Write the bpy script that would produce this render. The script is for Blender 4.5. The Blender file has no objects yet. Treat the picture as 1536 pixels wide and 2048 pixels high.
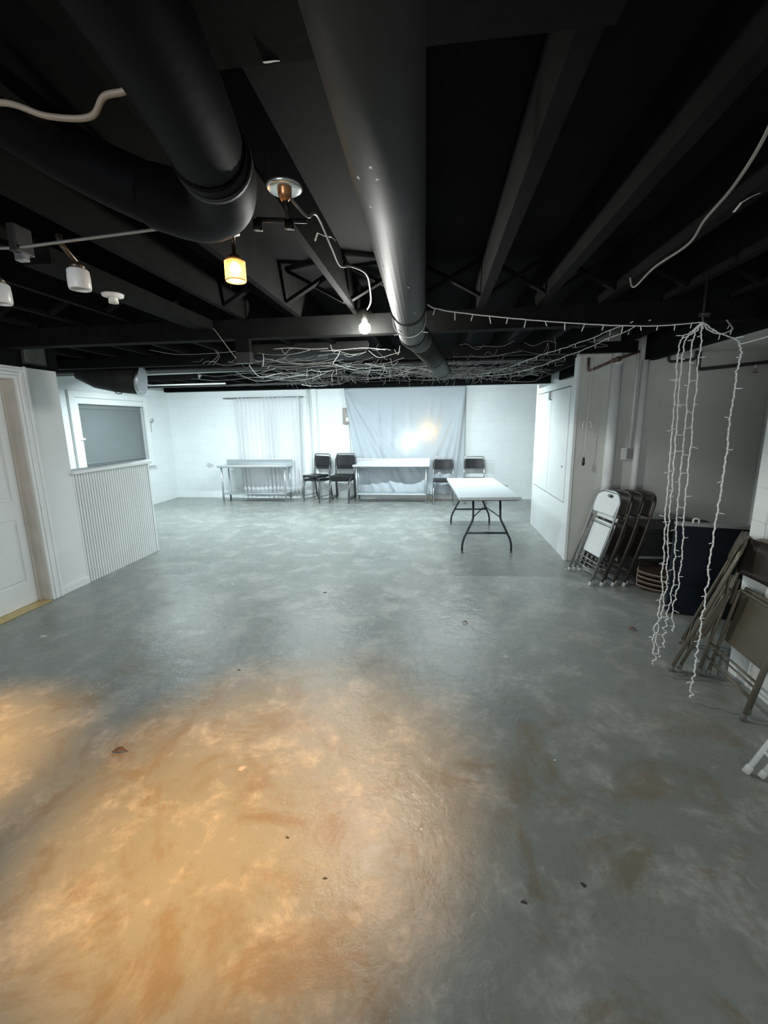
import bpy, math, random
from mathutils import Vector, Matrix
random.seed(7)
C = bpy.context.scene.collection
sc = bpy.context.scene
PI = math.pi

# ------------------------------------------------------------------ materials
def newmat(name):
    m = bpy.data.materials.new(name); m.use_nodes = True
    nt = m.node_tree; b = nt.nodes['Principled BSDF']
    return m, nt, b

def objcoord(nt, scale=(1, 1, 1), rot=(0, 0, 0)):
    tc = nt.nodes.new('ShaderNodeTexCoord'); mp = nt.nodes.new('ShaderNodeMapping')
    mp.inputs['Scale'].default_value = scale; mp.inputs['Rotation'].default_value = rot
    nt.links.new(tc.outputs['Object'], mp.inputs['Vector'])
    return mp.outputs['Vector']

def noise(nt, vec, scale, detail=5, rough=0.55, dist=0.0):
    n = nt.nodes.new('ShaderNodeTexNoise')
    n.inputs['Scale'].default_value = scale; n.inputs['Detail'].default_value = detail
    n.inputs['Roughness'].default_value = rough; n.inputs['Distortion'].default_value = dist
    nt.links.new(vec, n.inputs['Vector'])
    return n.outputs['Fac']

def ramp(nt, fac, stops):
    r = nt.nodes.new('ShaderNodeValToRGB')
    e = r.color_ramp.elements
    while len(e) < len(stops): e.new(0.5)
    for el, (p, c) in zip(e, stops):
        el.position = p
        el.color = (c, c, c, 1) if isinstance(c, (int, float)) else (*c, 1)
    nt.links.new(fac, r.inputs['Fac'])
    return r.outputs['Color']

def mix(nt, fac, a, b, mode='MIX'):
    m = nt.nodes.new('ShaderNodeMix'); m.data_type = 'RGBA'; m.blend_type = mode
    for s, v in ((m.inputs[0], fac), (m.inputs[6], a), (m.inputs[7], b)):
        if hasattr(v, 'is_output'): nt.links.new(v, s)
        elif isinstance(v, (int, float)): s.default_value = v
        else: s.default_value = (*v, 1)
    return m.outputs[2]

def bump(nt, b, height, strength, dist=0.01):
    n = nt.nodes.new('ShaderNodeBump')
    n.inputs['Strength'].default_value = strength; n.inputs['Distance'].default_value = dist
    nt.links.new(height, n.inputs['Height']); nt.links.new(n.outputs['Normal'], b.inputs['Normal'])

def simple(name, col, rough=0.5, metal=0.0, var=0.12, nscale=14.0, bmp=0.0, spec=0.5):
    m, nt, b = newmat(name)
    v = objcoord(nt)
    f = noise(nt, v, nscale)
    lo = tuple(max(0, c * (1 - var)) for c in col); hi = tuple(min(1, c * (1 + var)) for c in col)
    nt.links.new(ramp(nt, f, [(0.3, lo), (0.7, hi)]), b.inputs['Base Color'])
    b.inputs['Roughness'].default_value = rough; b.inputs['Metallic'].default_value = metal
    b.inputs['Specular IOR Level'].default_value = spec
    if bmp: bump(nt, b, noise(nt, v, nscale * 4), bmp, 0.004)
    return m

def emissive(name, col, strength):
    m, nt, b = newmat(name)
    b.inputs['Base Color'].default_value = (*col, 1)
    b.inputs['Emission Color'].default_value = (*col, 1)
    b.inputs['Emission Strength'].default_value = strength
    return m

def mat_floor():
    m, nt, b = newmat('painted concrete floor')
    v = objcoord(nt)
    big = noise(nt, v, 0.9, 6, 0.6, 0.4)
    mid = noise(nt, v, 3.4, 12, 0.70, 0.25)
    fine = noise(nt, v, 26, 6, 0.7)
    base = ramp(nt, big, [(0.3, (0.205, 0.222, 0.208)), (0.7, (0.275, 0.292, 0.275))])
    # worn, pale patches where the paint has rubbed thin
    worn = ramp(nt, mid, [(0.50, 0.0), (0.60, 1.0)])
    wf = nt.nodes.new('ShaderNodeMath'); wf.operation = 'MULTIPLY'
    nt.links.new(worn, wf.inputs[0]); nt.links.new(ramp(nt, fine, [(0.35, 0.1), (0.65, 0.9)]), wf.inputs[1])
    c1 = mix(nt, wf.outputs[0], base, (0.42, 0.415, 0.385))
    # brown rust and dirt stains
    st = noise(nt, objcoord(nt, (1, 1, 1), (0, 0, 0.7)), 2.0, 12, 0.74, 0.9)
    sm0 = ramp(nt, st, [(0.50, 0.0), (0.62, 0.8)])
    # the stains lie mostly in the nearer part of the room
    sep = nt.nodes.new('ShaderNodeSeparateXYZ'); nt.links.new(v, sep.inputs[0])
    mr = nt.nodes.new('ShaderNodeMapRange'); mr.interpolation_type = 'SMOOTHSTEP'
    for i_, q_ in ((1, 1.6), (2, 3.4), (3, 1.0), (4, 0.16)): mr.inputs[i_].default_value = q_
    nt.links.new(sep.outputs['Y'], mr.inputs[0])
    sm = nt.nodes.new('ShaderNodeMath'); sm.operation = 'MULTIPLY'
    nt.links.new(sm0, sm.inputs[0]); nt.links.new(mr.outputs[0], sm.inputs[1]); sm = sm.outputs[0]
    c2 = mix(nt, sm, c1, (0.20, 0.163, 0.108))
    # small bare chips
    chip = ramp(nt, noise(nt, v, 5.0, 3, 0.5, 0.6), [(0.71, 0.0), (0.735, 1.0)])
    c3 = mix(nt, chip, c2, (0.46, 0.42, 0.40))
    spk = ramp(nt, noise(nt, v, 60, 3, 0.6), [(0.24, 1.0), (0.32, 0.0)])
    sf = nt.nodes.new('ShaderNodeMath'); sf.operation = 'MULTIPLY'; sf.inputs[1].default_value = 0.55
    nt.links.new(spk, sf.inputs[0])
    c4 = mix(nt, sf.outputs[0], c3, (0.12, 0.115, 0.10))
    nt.links.new(c4, b.inputs['Base Color'])
    nt.links.new(ramp(nt, mid, [(0.35, 0.22), (0.7, 0.42)]), b.inputs['Roughness'])
    b.inputs['Specular IOR Level'].default_value = 0.5
    hsum = nt.nodes.new('ShaderNodeMath'); hsum.operation = 'ADD'
    nt.links.new(mid, hsum.inputs[0]); nt.links.new(noise(nt, v, 9, 6, 0.6, 0.5), hsum.inputs[1])
    bump(nt, b, hsum.outputs[0], 0.36, 0.012)
    return m

def mat_block(name, col, axis='x', joint=0.86):
    """white painted concrete block; the mortar joints are shallow grooves"""
    m, nt, b = newmat(name)
    tc = nt.nodes.new('ShaderNodeTexCoord'); sx = nt.nodes.new('ShaderNodeSeparateXYZ'); cx = nt.nodes.new('ShaderNodeCombineXYZ')
    nt.links.new(tc.outputs['Object'], sx.inputs[0])
    nt.links.new(sx.outputs['X' if axis == 'x' else 'Y'], cx.inputs[0]); nt.links.new(sx.outputs['Z'], cx.inputs[1])
    br = nt.nodes.new('ShaderNodeTexBrick')
    br.inputs['Scale'].default_value = 1.0; br.inputs['Brick Width'].default_value = 0.4; br.inputs['Row Height'].default_value = 0.2
    br.inputs['Mortar Size'].default_value = 0.006; br.inputs['Mortar Smooth'].default_value = 0.6
    br.inputs['Color1'].default_value = (1, 1, 1, 1); br.inputs['Color2'].default_value = (0.97, 0.97, 0.97, 1); br.inputs['Mortar'].default_value = (joint, joint, joint, 1)
    nt.links.new(cx.outputs[0], br.inputs['Vector'])
    n = noise(nt, tc.outputs['Object'], 3, 5)
    c = mix(nt, 1.0, br.outputs['Color'], ramp(nt, n, [(0.3, tuple(x * 0.96 for x in col)), (0.7, col)]), 'MULTIPLY')
    nt.links.new(c, b.inputs['Base Color']); b.inputs['Roughness'].default_value = 0.55
    inv = nt.nodes.new('ShaderNodeMath'); inv.operation = 'SUBTRACT'; inv.inputs[0].default_value = 1.0
    nt.links.new(br.outputs['Fac'], inv.inputs[1])
    bump(nt, b, inv.outputs[0], 0.25, 0.004)
    return m

def mat_fabric(name, col, trans):
    m, nt, b = newmat(name)
    v = objcoord(nt)
    nt.links.new(ramp(nt, noise(nt, v, 6), [(0.3, tuple(c * 0.97 for c in col)), (0.7, col)]), b.inputs['Base Color'])
    b.inputs['Roughness'].default_value = 0.9; b.inputs['Specular IOR Level'].default_value = 0.1
    t = nt.nodes.new('ShaderNodeBsdfTranslucent'); t.inputs['Color'].default_value = (*col, 1)
    mx = nt.nodes.new('ShaderNodeMixShader'); mx.inputs[0].default_value = trans
    out = nt.nodes['Material Output']
    nt.links.new(b.outputs[0], mx.inputs[1]); nt.links.new(t.outputs[0], mx.inputs[2]); nt.links.new(mx.outputs[0], out.inputs['Surface'])
    return m

M = {}
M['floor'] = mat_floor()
M['black'] = simple('black ceiling paint', (0.005, 0.0055, 0.0055), 0.85, 0, 0.35, 4, 0.25, 0.08)
M['joist'] = simple('black painted joist timber', (0.0055, 0.0058, 0.0055), 0.8, 0, 0.35, 6, 0.2, 0.06)
M['duct'] = simple('charcoal painted duct metal', (0.017, 0.0178, 0.016), 0.62, 0.0, 0.22, 5, 0.05, 0.22)
M['flex'] = simple('black duct wrap', (0.0022, 0.0022, 0.0024), 0.6, 0.0, 0.3, 6, 0.1, 0.06)
M['foil'] = simple('silver foil tape', (0.55, 0.56, 0.58), 0.3, 1.0, 0.25, 40, 0.5)
M['white'] = simple('white wall paint', (0.76, 0.78, 0.77), 0.55, 0, 0.03, 3)
M['white2'] = simple('white gloss trim paint', (0.78, 0.80, 0.79), 0.35, 0, 0.03, 3)
M['farblock'] = mat_block('white painted block far wall', (0.80, 0.84, 0.84), 'x', 0.93)
M['sideblock'] = mat_block('white painted block side wall', (0.80, 0.84, 0.84), 'y', 0.95)
M['nearblock'] = mat_block('white painted block near wall', (0.88, 0.90, 0.88), 'y', 0.86)
M['grey_wall'] = simple('pale grey wall paint', (0.62, 0.63, 0.59), 0.6, 0, 0.05, 2)
M['jamb'] = simple('beige door jamb paint', (0.52, 0.48, 0.43), 0.5, 0, 0.08, 5)
M['board'] = simple('grey window board', (0.17, 0.19, 0.19), 0.6, 0, 0.04, 3)
M['threshold'] = simple('brass yellow threshold strip', (0.55, 0.42, 0.18), 0.4, 0.3, 0.1, 20)
M['steel'] = simple('brushed stainless steel', (0.62, 0.66, 0.68), 0.28, 0.9, 0.06, 30)
M['chrome'] = simple('chrome tube', (0.55, 0.56, 0.57), 0.22, 1.0, 0.05, 20)
M['tube_dark'] = simple('dark chair tube', (0.12, 0.12, 0.125), 0.35, 0.6, 0.2, 20)
M['vinyl'] = simple('black vinyl pad', (0.012, 0.012, 0.013), 0.35, 0, 0.2, 20)
M['tabletop'] = simple('light grey plastic table top', (0.50, 0.54, 0.55), 0.4, 0, 0.03, 60, 0.1)
M['tableleg'] = simple('dark grey table leg', (0.03, 0.034, 0.036), 0.4, 0.2, 0.2, 20)
M['curtain'] = mat_fabric('white curtain cloth', (0.80, 0.82, 0.83), 0.15)
M['sheet'] = mat_fabric('white bed sheet cloth', (0.66, 0.71, 0.75), 0.4)
M['white_plastic'] = simple('white chair plastic', (0.72, 0.74, 0.73), 0.4, 0, 0.04, 20)
M['brown_metal'] = simple('dark brown chair metal', (0.055, 0.045, 0.038), 0.35, 0.3, 0.25, 12)
M['tan_metal'] = simple('tan enamel chair metal', (0.13, 0.112, 0.082), 0.38, 0.2, 0.15, 8)
M['tan_tube'] = simple('tan enamel chair tube', (0.17, 0.15, 0.115), 0.35, 0.3, 0.15, 12)
M['grey_tube'] = simple('grey chair tube', (0.30, 0.30, 0.30), 0.3, 0.7, 0.1, 12)
M['rubber'] = simple('worn rubber foot', (0.16, 0.15, 0.14), 0.7, 0, 0.2, 20)
M['rubber_white'] = simple('pale rubber foot', (0.6, 0.6, 0.56), 0.6, 0, 0.1, 20)
M['navy'] = simple('dark navy panel cloth', (0.012, 0.017, 0.026), 0.8, 0, 0.3, 6, 0.2, 0.2)
M['grey_edge'] = simple('grey panel edging', (0.33, 0.34, 0.33), 0.5, 0, 0.1, 10)
M['trunk'] = simple('black trunk shell', (0.022, 0.023, 0.022), 0.6, 0, 0.3, 8)
M['stack_brown'] = simple('reddish brown chair seat', (0.075, 0.045, 0.035), 0.45, 0, 0.2, 10)
M['stack_edge'] = simple('worn tan edging', (0.30, 0.24, 0.19), 0.5, 0, 0.15, 20)
M['wire_white'] = simple('white string light cable', (0.78, 0.79, 0.76), 0.5, 0, 0.06, 40)
M['wire_dull'] = simple('dulled white tangled wire', (0.36, 0.36, 0.34), 0.6, 0, 0.2, 8)  # white wire, its colour darkened because the nearby tube light overlit it
M['wire_beige'] = simple('beige electric cable', (0.24, 0.19, 0.15), 0.5, 0, 0.1, 20)
M['wire_grey'] = simple('grey electric cable', (0.24, 0.225, 0.21), 0.5, 0, 0.1, 20)
M['clear'] = simple('clear mini bulb plastic', (0.82, 0.84, 0.84), 0.15, 0, 0.05, 40)
M['black_metal'] = simple('black lamp metal', (0.025, 0.024, 0.023), 0.4, 0.4, 0.2, 20)
M['bronze'] = simple('bronze lamp arm', (0.10, 0.075, 0.055), 0.35, 0.8, 0.2, 20)
M['copper'] = simple('copper socket', (0.50, 0.24, 0.11), 0.35, 0.9, 0.15, 20)
M['silver'] = simple('silver canopy metal', (0.70, 0.70, 0.68), 0.25, 0.9, 0.1, 15)
M['shade_glass'] = simple('frosted white lamp glass', (0.74, 0.73, 0.72), 0.35, 0, 0.03, 20)
M['ceramic'] = simple('white ceramic lampholder', (0.75, 0.74, 0.70), 0.3, 0, 0.05, 20)
M['conduit'] = simple('white painted pipe', (0.84, 0.86, 0.85), 0.4, 0, 0.04, 12)
M['rust'] = simple('rusty brown pipe fitting', (0.16, 0.10, 0.075), 0.55, 0.4, 0.3, 30)
M['black_pipe'] = simple('dark pipe paint', (0.05, 0.045, 0.043), 0.5, 0.2, 0.25, 15)
M['beige_box'] = simple('beige metal electrical box', (0.27, 0.245, 0.21), 0.5, 0.1, 0.08, 20)
M['grey_box'] = simple('grey metal box', (0.33, 0.31, 0.32), 0.5, 0.2, 0.08, 20)
M['vent'] = simple('grey green vent metal', (0.085, 0.09, 0.075), 0.6, 0.1, 0.2, 20)
M['tape'] = simple('pale torn paper tape', (0.66, 0.68, 0.62), 0.7, 0, 0.1, 30)
M['leaf'] = simple('dry brown leaf', (0.14, 0.075, 0.045), 0.7, 0, 0.3, 60)
M['crumb'] = simple('dark grit', (0.045, 0.042, 0.038), 0.8, 0, 0.3, 60)
M['chip'] = simple('pale paint chip', (0.62, 0.60, 0.55), 0.5, 0, 0.1, 60)
M['smudge'] = simple('grey wall smudge', (0.55, 0.57, 0.57), 0.7, 0, 0.1, 20)
def mat_glass():
    m, nt, b = newmat('clear window glass'); b.inputs['Base Color'].default_value = (1, 1, 1, 1)
    b.inputs['Roughness'].default_value = 0.0; b.inputs['Transmission Weight'].default_value = 1.0; b.inputs['IOR'].default_value = 1.0
    return m
M['pane'] = mat_glass()
M['cool_emit'] = emissive('cool LED tube', (0.86, 0.95, 1.0), 6.0)
M['white_emit'] = emissive('lit white bulb', (1.0, 0.94, 0.84), 60.0)
M['warm_emit'] = emissive('lit warm bulb', (1.0, 0.62, 0.25), 40.0)
def mat_lit_shade():
    m, nt, b = newmat('lit ribbed amber glass')
    b.inputs['Base Color'].default_value = (0.95, 0.72, 0.36, 1); b.inputs['Roughness'].default_value = 0.25
    b.inputs['Emission Color'].default_value = (1.0, 0.55, 0.16, 1); b.inputs['Emission Strength'].default_value = 1.6
    t = nt.nodes.new('ShaderNodeBsdfTransparent'); t.inputs['Color'].default_value = (1.0, 0.8, 0.5, 1)
    mx = nt.nodes.new('ShaderNodeMixShader'); mx.inputs[0].default_value = 0.45
    out = nt.nodes['Material Output']
    nt.links.new(b.outputs[0], mx.inputs[1]); nt.links.new(t.outputs[0], mx.inputs[2]); nt.links.new(mx.outputs[0], out.inputs['Surface'])
    return m
M['lit_shade'] = mat_lit_shade()

# ------------------------------------------------------------------ mesh builder
class MB:
    def __init__(s): s.v = []; s.f = []; s.sm = []
    def add(s, vs, fs, smooth=False):
        o = len(s.v); s.v += [tuple(p) for p in vs]
        for f in fs: s.f.append(tuple(i + o for i in f)); s.sm.append(smooth)
        return s
    def box(s, x0, x1, y0, y1, z0, z1):
        vs = [(x, y, z) for z in (z0, z1) for y in (y0, y1) for x in (x0, x1)]
        return s.add(vs, [(0, 2, 3, 1), (4, 5, 7, 6), (0, 1, 5, 4), (2, 6, 7, 3), (0, 4, 6, 2), (1, 3, 7, 5)])
    def bar(s, a, b, w, t, up=(0, 0, 1)):
        a, b, up = Vector(a), Vector(b), Vector(up)
        d = (b - a).normalized(); r = d.cross(up).normalized(); u = r.cross(d)
        vs = [p + r * (w / 2 * i) + u * (t / 2 * j) for p in (a, b) for j in (-1, 1) for i in (-1, 1)]
        return s.add(vs, [(0, 2, 3, 1), (4, 5, 7, 6), (0, 1, 5, 4), (2, 6, 7, 3), (0, 4, 6, 2), (1, 3, 7, 5)])
    def tube(s, path, r, seg=10, caps=True, closed=False):
        P = [Vector(p) for p in path]; n = len(P)
        rr = r if isinstance(r, (list, tuple)) else [r] * n
        T = []
        for i in range(n):
            a = P[(i - 1) % n] if (i > 0 or closed) else P[i]; b = P[(i + 1) % n] if (i < n - 1 or closed) else P[i]
            d = b - a
            T.append(d.normalized() if d.length > 1e-9 else Vector((0, 0, 1)))
        ref = Vector((0, 0, 1)) if abs(T[0].z) < 0.9 else Vector((1, 0, 0))
        nrm = (ref - T[0] * ref.dot(T[0])).normalized()
        vs = []
        for i in range(n):
            nrm = nrm - T[i] * nrm.dot(T[i])
            if nrm.length < 1e-6: nrm = T[i].orthogonal()
            nrm.normalize(); bn = T[i].cross(nrm)
            for k in range(seg):
                a = 2 * PI * k / seg
                vs.append(P[i] + (nrm * math.cos(a) + bn * math.sin(a)) * rr[i])
        fs = []
        for i in range(n if closed else n - 1):
            for k in range(seg):
                j = (i + 1) % n; k2 = (k + 1) % seg
                fs.append((i * seg + k, i * seg + k2, j * seg + k2, j * seg + k))
        s.add(vs, fs, True)
        if caps and not closed:
            o = len(s.v) - n * seg
            s.f.append(tuple(o + k for k in reversed(range(seg)))); s.sm.append(False)
            s.f.append(tuple(o + (n - 1) * seg + k for k in range(seg))); s.sm.append(False)
        return s
    def lathe(s, prof, org=(0, 0, 0), axis=(0, 0, 1), seg=24):
        ax = Vector(axis).normalized(); u = ax.orthogonal().normalized(); w = ax.cross(u); o = Vector(org)
        vs = []
        for r, h in prof:
            for k in range(seg):
                a = 2 * PI * k / seg
                vs.append(o + ax * h + (u * math.cos(a) + w * math.sin(a)) * max(r, 1e-4))
        fs = [(i * seg + k, i * seg + (k + 1) % seg, (i + 1) * seg + (k + 1) % seg, (i + 1) * seg + k) for i in range(len(prof) - 1) for k in range(seg)]
        return s.add(vs, fs, True)
    def prism(s, pts, axis, a, b):
        """outline pts (two coordinates) extruded along an axis from a to b"""
        def mk(p, h):
            return {'x': (h, p[0], p[1]), 'y': (p[0], h, p[1]), 'z': (p[0], p[1], h)}[axis]
        n = len(pts)
        vs = [mk(p, a) for p in pts] + [mk(p, b) for p in pts]
        fs = [tuple(reversed(range(n))), tuple(range(n, 2 * n))] + [(i, (i + 1) % n, n + (i + 1) % n, n + i) for i in range(n)]
        return s.add(vs, fs)
    def build(s, name, mat, parent=None, bevel=0.0, segs=2, matrix=None, smooth=None):
        me = bpy.data.meshes.new(name)
        vs = s.v if matrix is None else [tuple(matrix @ Vector(p)) for p in s.v]
        me.from_pydata(vs, [], s.f); me.update()
        for p, sm in zip(me.polygons, s.sm): p.use_smooth = sm if smooth is None else smooth
        me.materials.append(M[mat] if isinstance(mat, str) else mat)
        import bmesh
        bm = bmesh.new(); bm.from_mesh(me); bmesh.ops.recalc_face_normals(bm, faces=bm.faces); bm.to_mesh(me); bm.free()
        o = bpy.data.objects.new(name, me); C.objects.link(o)
        if parent is not None: o.parent = parent
        if bevel:
            b = o.modifiers.new('bevel', 'BEVEL'); b.width = bevel; b.segments = segs; b.limit_method = 'ANGLE'; b.angle_limit = 0.7
        return o

def tag(o, label, cat, group=None, kind=None):
    o['label'] = label; o['category'] = cat
    if group: o['group'] = group
    if kind: o['kind'] = kind
    return o
def thing(name, label, cat, loc=(0, 0, 0), rotz=0.0, group=None):
    o = bpy.data.objects.new(name, None); C.objects.link(o); o.empty_display_size = 0.05
    o.location = loc; o.rotation_euler = (0, 0, rotz)
    return tag(o, label, cat, group)
def struct(o):
    o['kind'] = 'structure'; return o
def kids(o): return [c for c in bpy.data.objects if c.parent == o]
def dup(root, label, group=None):
    def cp(o, par):
        c = o.copy(); C.objects.link(c); c.parent = par
        for k in kids(o): cp(k, c)
        return c
    r = cp(root, None); r['label'] = label
    if group: r['group'] = group
    return r
def bez(pts, n=8):
    """smooth curve through the points (Catmull-Rom)"""
    P = [Vector(p) for p in pts]; out = []
    for i in range(len(P) - 1):
        p0 = P[max(i - 1, 0)]; p1 = P[i]; p2 = P[i + 1]; p3 = P[min(i + 2, len(P) - 1)]
        for k in range(n):
            t = k / n
            out.append(0.5 * ((2 * p1) + (p2 - p0) * t + (2 * p0 - 5 * p1 + 4 * p2 - p3) * t * t + (3 * p1 - p0 - 3 * p2 + p3) * t ** 3))
    out.append(P[-1]); return out
def fillet(pts, r, n=6):
    """polyline with rounded corners"""
    P = [Vector(p) for p in pts]; out = [P[0]]
    for i in range(1, len(P) - 1):
        a = (P[i - 1] - P[i]); b = (P[i + 1] - P[i]); q = min(r, a.length * 0.49, b.length * 0.49)
        s = P[i] + a.normalized() * q; e = P[i] + b.normalized() * q
        for k in range(n + 1):
            t = k / n; out.append(s * (1 - t) ** 2 + P[i] * 2 * t * (1 - t) + e * t * t)
    out.append(P[-1]); return out

# ------------------------------------------------------------------ camera
H = 1.6
p, yw, ro = math.radians(11.53), math.radians(6.84), math.radians(-0.825)
f = Vector((-math.sin(yw) * math.cos(p), math.cos(yw) * math.cos(p), -math.sin(p)))
rt = Vector((math.cos(yw), math.sin(yw), 0)); up = rt.cross(f)
r2 = rt * math.cos(ro) + up * math.sin(ro); u2 = up * math.cos(ro) - rt * math.sin(ro)
cam = bpy.data.cameras.new('camera'); co = bpy.data.objects.new('camera', cam); C.objects.link(co)
cam.sensor_fit = 'HORIZONTAL'; cam.sensor_width = 36.0; cam.lens = 36 * 874.7 / 1536; cam.clip_start = 0.02
co.matrix_world = Matrix(((r2.x, u2.x, -f.x, 0), (r2.y, u2.y, -f.y, 0), (r2.z, u2.z, -f.z, H), (0, 0, 0, 1)))
sc.camera = co

# ------------------------------------------------------------------ setting
Y0, YF = -3.6, 9.25
XL, XR = -5.83, 3.4
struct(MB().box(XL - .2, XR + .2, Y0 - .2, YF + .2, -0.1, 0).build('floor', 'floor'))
struct(MB().box(XL - .2, XR + .2, Y0 - .2, YF + .2, 2.6, 2.7).build('ceiling', 'black'))
struct(MB().box(XL - .15, XR + .15, YF, YF + .15, 0, 2.6).build('wall_back', 'farblock'))
# side wall of the far room with the boarded window
w = MB(); wy0, wy1, wz0, wz1 = 6.60, 8.40, 0.92, 2.10
w.box(XL - .15, XL, 3.9, wy0, 0, 2.6); w.box(XL - .15, XL, wy1, YF, 0, 2.6); w.box(XL - .15, XL, wy0, wy1, 0, wz0); w.box(XL - .15, XL, wy0, wy1, wz1, 2.6)
struct(w.build('wall_left', 'sideblock'))
struct(MB().box(XR, XR + .15, Y0, YF, 0, 2.6).build('wall_right', 'white'))
wf_ = MB(); fx0, fx1, fz0, fz1 = -2.6, .2, .95, 2.05
wf_.box(XL - .15, fx0, Y0 - .15, Y0, 0, 2.6); wf_.box(fx1, XR + .15, Y0 - .15, Y0, 0, 2.6); wf_.box(fx0, fx1, Y0 - .15, Y0, 0, fz0); wf_.box(fx0, fx1, Y0 - .15, Y0, fz1, 2.6)
struct(wf_.build('wall_front', 'grey_wall'))
w2 = thing('fill_window', 'wide window added in the unseen wall behind the viewer for fill light', 'window', (-1.2, Y0, fz0)); w2['kind'] = 'structure'  # unseen window, added to carry fill light towards the alcove
q = MB()
for a, b_ in ((-1.4, -1.34), (-.03, .03), (1.34, 1.4)): q.box(a, b_, -.08, -.02, 0, 1.1)
for a, b_ in ((-1.34, -.03), (.03, 1.34)): q.box(a, b_, -.08, -.02, 0, .06); q.box(a, b_, -.08, -.02, 1.04, 1.1)
q.build('window_frame', 'white2', w2)
q = MB().box(-1.34, -.03, -.055, -.05, .06, 1.04); q.box(.03, 1.34, -.055, -.05, .06, 1.04); q.build('window_pane', 'pane', w2)
# window in the side wall: frame, bright jamb, grey board
wn = thing('window_1', 'boarded window with white frame in the side wall', 'window', (XL, 7.5, wz0)); wn['kind'] = 'structure'
fr = MB()
for a, b_, c_, d_ in ((6.52, 6.64, .84, 2.18), (8.36, 8.48, .84, 2.18), (6.64, 8.36, 2.08, 2.18), (6.64, 8.36, .84, .94)):
    fr.box(0, .045, a - 7.5, b_ - 7.5, c_ - wz0, d_ - wz0)
fr.build('window_frame', 'white2', wn, 0.006)
sh = MB().box(-.10, .0, 6.64 - 7.5, 6.74 - 7.5, .02, 1.16); sh.box(-.1, .0, 6.74 - 7.5, 8.36 - 7.5, 1.06, 1.16)
sh.build('window_jamb', 'white2', wn)
bd = MB().box(-.09, -.06, 6.74 - 7.5, 8.36 - 7.5, .02, 1.06)
bd.box(-.06, -.045, 6.80 - 7.5, 8.34 - 7.5, 0.98, 1.03); bd.box(-.06, -.045, 6.80 - 7.5, 8.34 - 7.5, .05, .10); bd.box(-.06, -.045, 6.76 - 7.5, 6.798 - 7.5, .05, 1.03)
bd.build('window_board', 'board', wn, .004)
MB().box(-.05, .03, 6.62 - 7.5, 6.76 - 7.5, .47, .50).build('latch', 'white2', wn, .003)
MB().box(.001, .09, 6.5 - 7.5, 8.5 - 7.5, -.11, -.081).build('window_sill', 'white2', wn, .004)

# near side wall with the panelled door
w = MB(); wx = -3.6
w.box(wx - .14, wx, 3.5, 3.95, 0, 2.12); w.box(wx - .14, wx, 2.55, 3.5, 2.02, 2.12); w.box(wx - .14, wx, Y0, 2.55, 0, 2.12)
struct(w.build('wall_side', 'white'))
struct(MB().box(XL, wx - .14, 3.81, 3.95, 0, 2.6).build('partition_wall', 'white'))
struct(MB().box(wx - .16, wx + .015, Y0, 3.97, 2.12, 2.6).build('trim_1', 'black'))
struct(MB().box(wx, wx + .014, 3.62, 3.96, 0, .075).build('baseboard_side', 'white2', None, .003))
dj = struct(MB().box(wx - .14, wx + .001, 3.488, 3.5, 0, 2.02).box(wx - .14, wx + .001, 2.55, 2.562, 0, 2.02).box(wx - .14, wx + .001, 2.562, 3.488, 2.008, 2.02)
            .box(wx - .095, wx - .075, 3.46, 3.488, 0, 2.008).build('trim_2', 'jamb'))
cs = MB()
for k, (o_, t_) in enumerate(((0, .018), (.028, .026), (.056, .020), (.084, .026))):
    cs.box(wx, wx + t_, 3.505 + o_, 3.505 + o_ + .026, 0, 2.015 + o_ + .026)
    cs.box(wx, wx + t_, 2.55 - o_ - .026, 2.55 - o_, 0, 2.015 + o_ + .026)
    if k < 3: cs.box(wx, wx + t_, 2.55 - o_, 3.505 + o_, 2.015 + o_, 2.015 + o_ + .026)
struct(cs.build('trim_3', 'white2', None, .004))
dr = thing('door_1', 'white panelled door beside the half wall', 'door', (wx - .12, 2.57, .012)); dr['kind'] = 'structure'
d = MB(); X0, X1 = -.02, .02
DW = .905
def panel_door(d):
    st = .085
    f0 = X1 - .014
    d.box(f0, X1, 0, st, 0, 1.985); d.box(f0, X1, DW - st, DW, 0, 1.985)
    for a, b_ in ((0, .20), (.79, .96), (1.70, 1.80), (1.93, 1.985)): d.box(f0, X1, st, DW - st, a, b_)
    for a, b_ in ((.20, .79), (.96, 1.70), (1.80, 1.93)): d.box(f0, X1, DW / 2 - .045, DW / 2 + .045, a, b_)
    d.box(X0, f0, 0, DW, 0, 1.985)
panel_door(d); d.build('door_leaf', 'white2', dr)
for a, b_ in ((.20, .79), (.96, 1.70), (1.80, 1.93)):
    for y0, y1 in ((.085, DW / 2 - .045), (DW / 2 + .045, DW - .085)):
        MB().box(X1 - .0135, X1 - .003, y0 + .028, y1 - .028, a + .028, b_ - .028).build('door_panel', 'white2', dr, .006)
MB().lathe([(0.001, 0), (.026, 0), (.026, .012), (.012, .016), (.012, .04), (.028, .052), (.03, .07), (.018, .082), (.001, .084)], (.02, .07, .93), (1, 0, 0)).build('door_handle', 'chrome', dr)
struct(MB().box(wx - .14, wx + .02, 2.56, 3.49, 0, .010).build('trim_4', 'threshold', None, .003))

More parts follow.
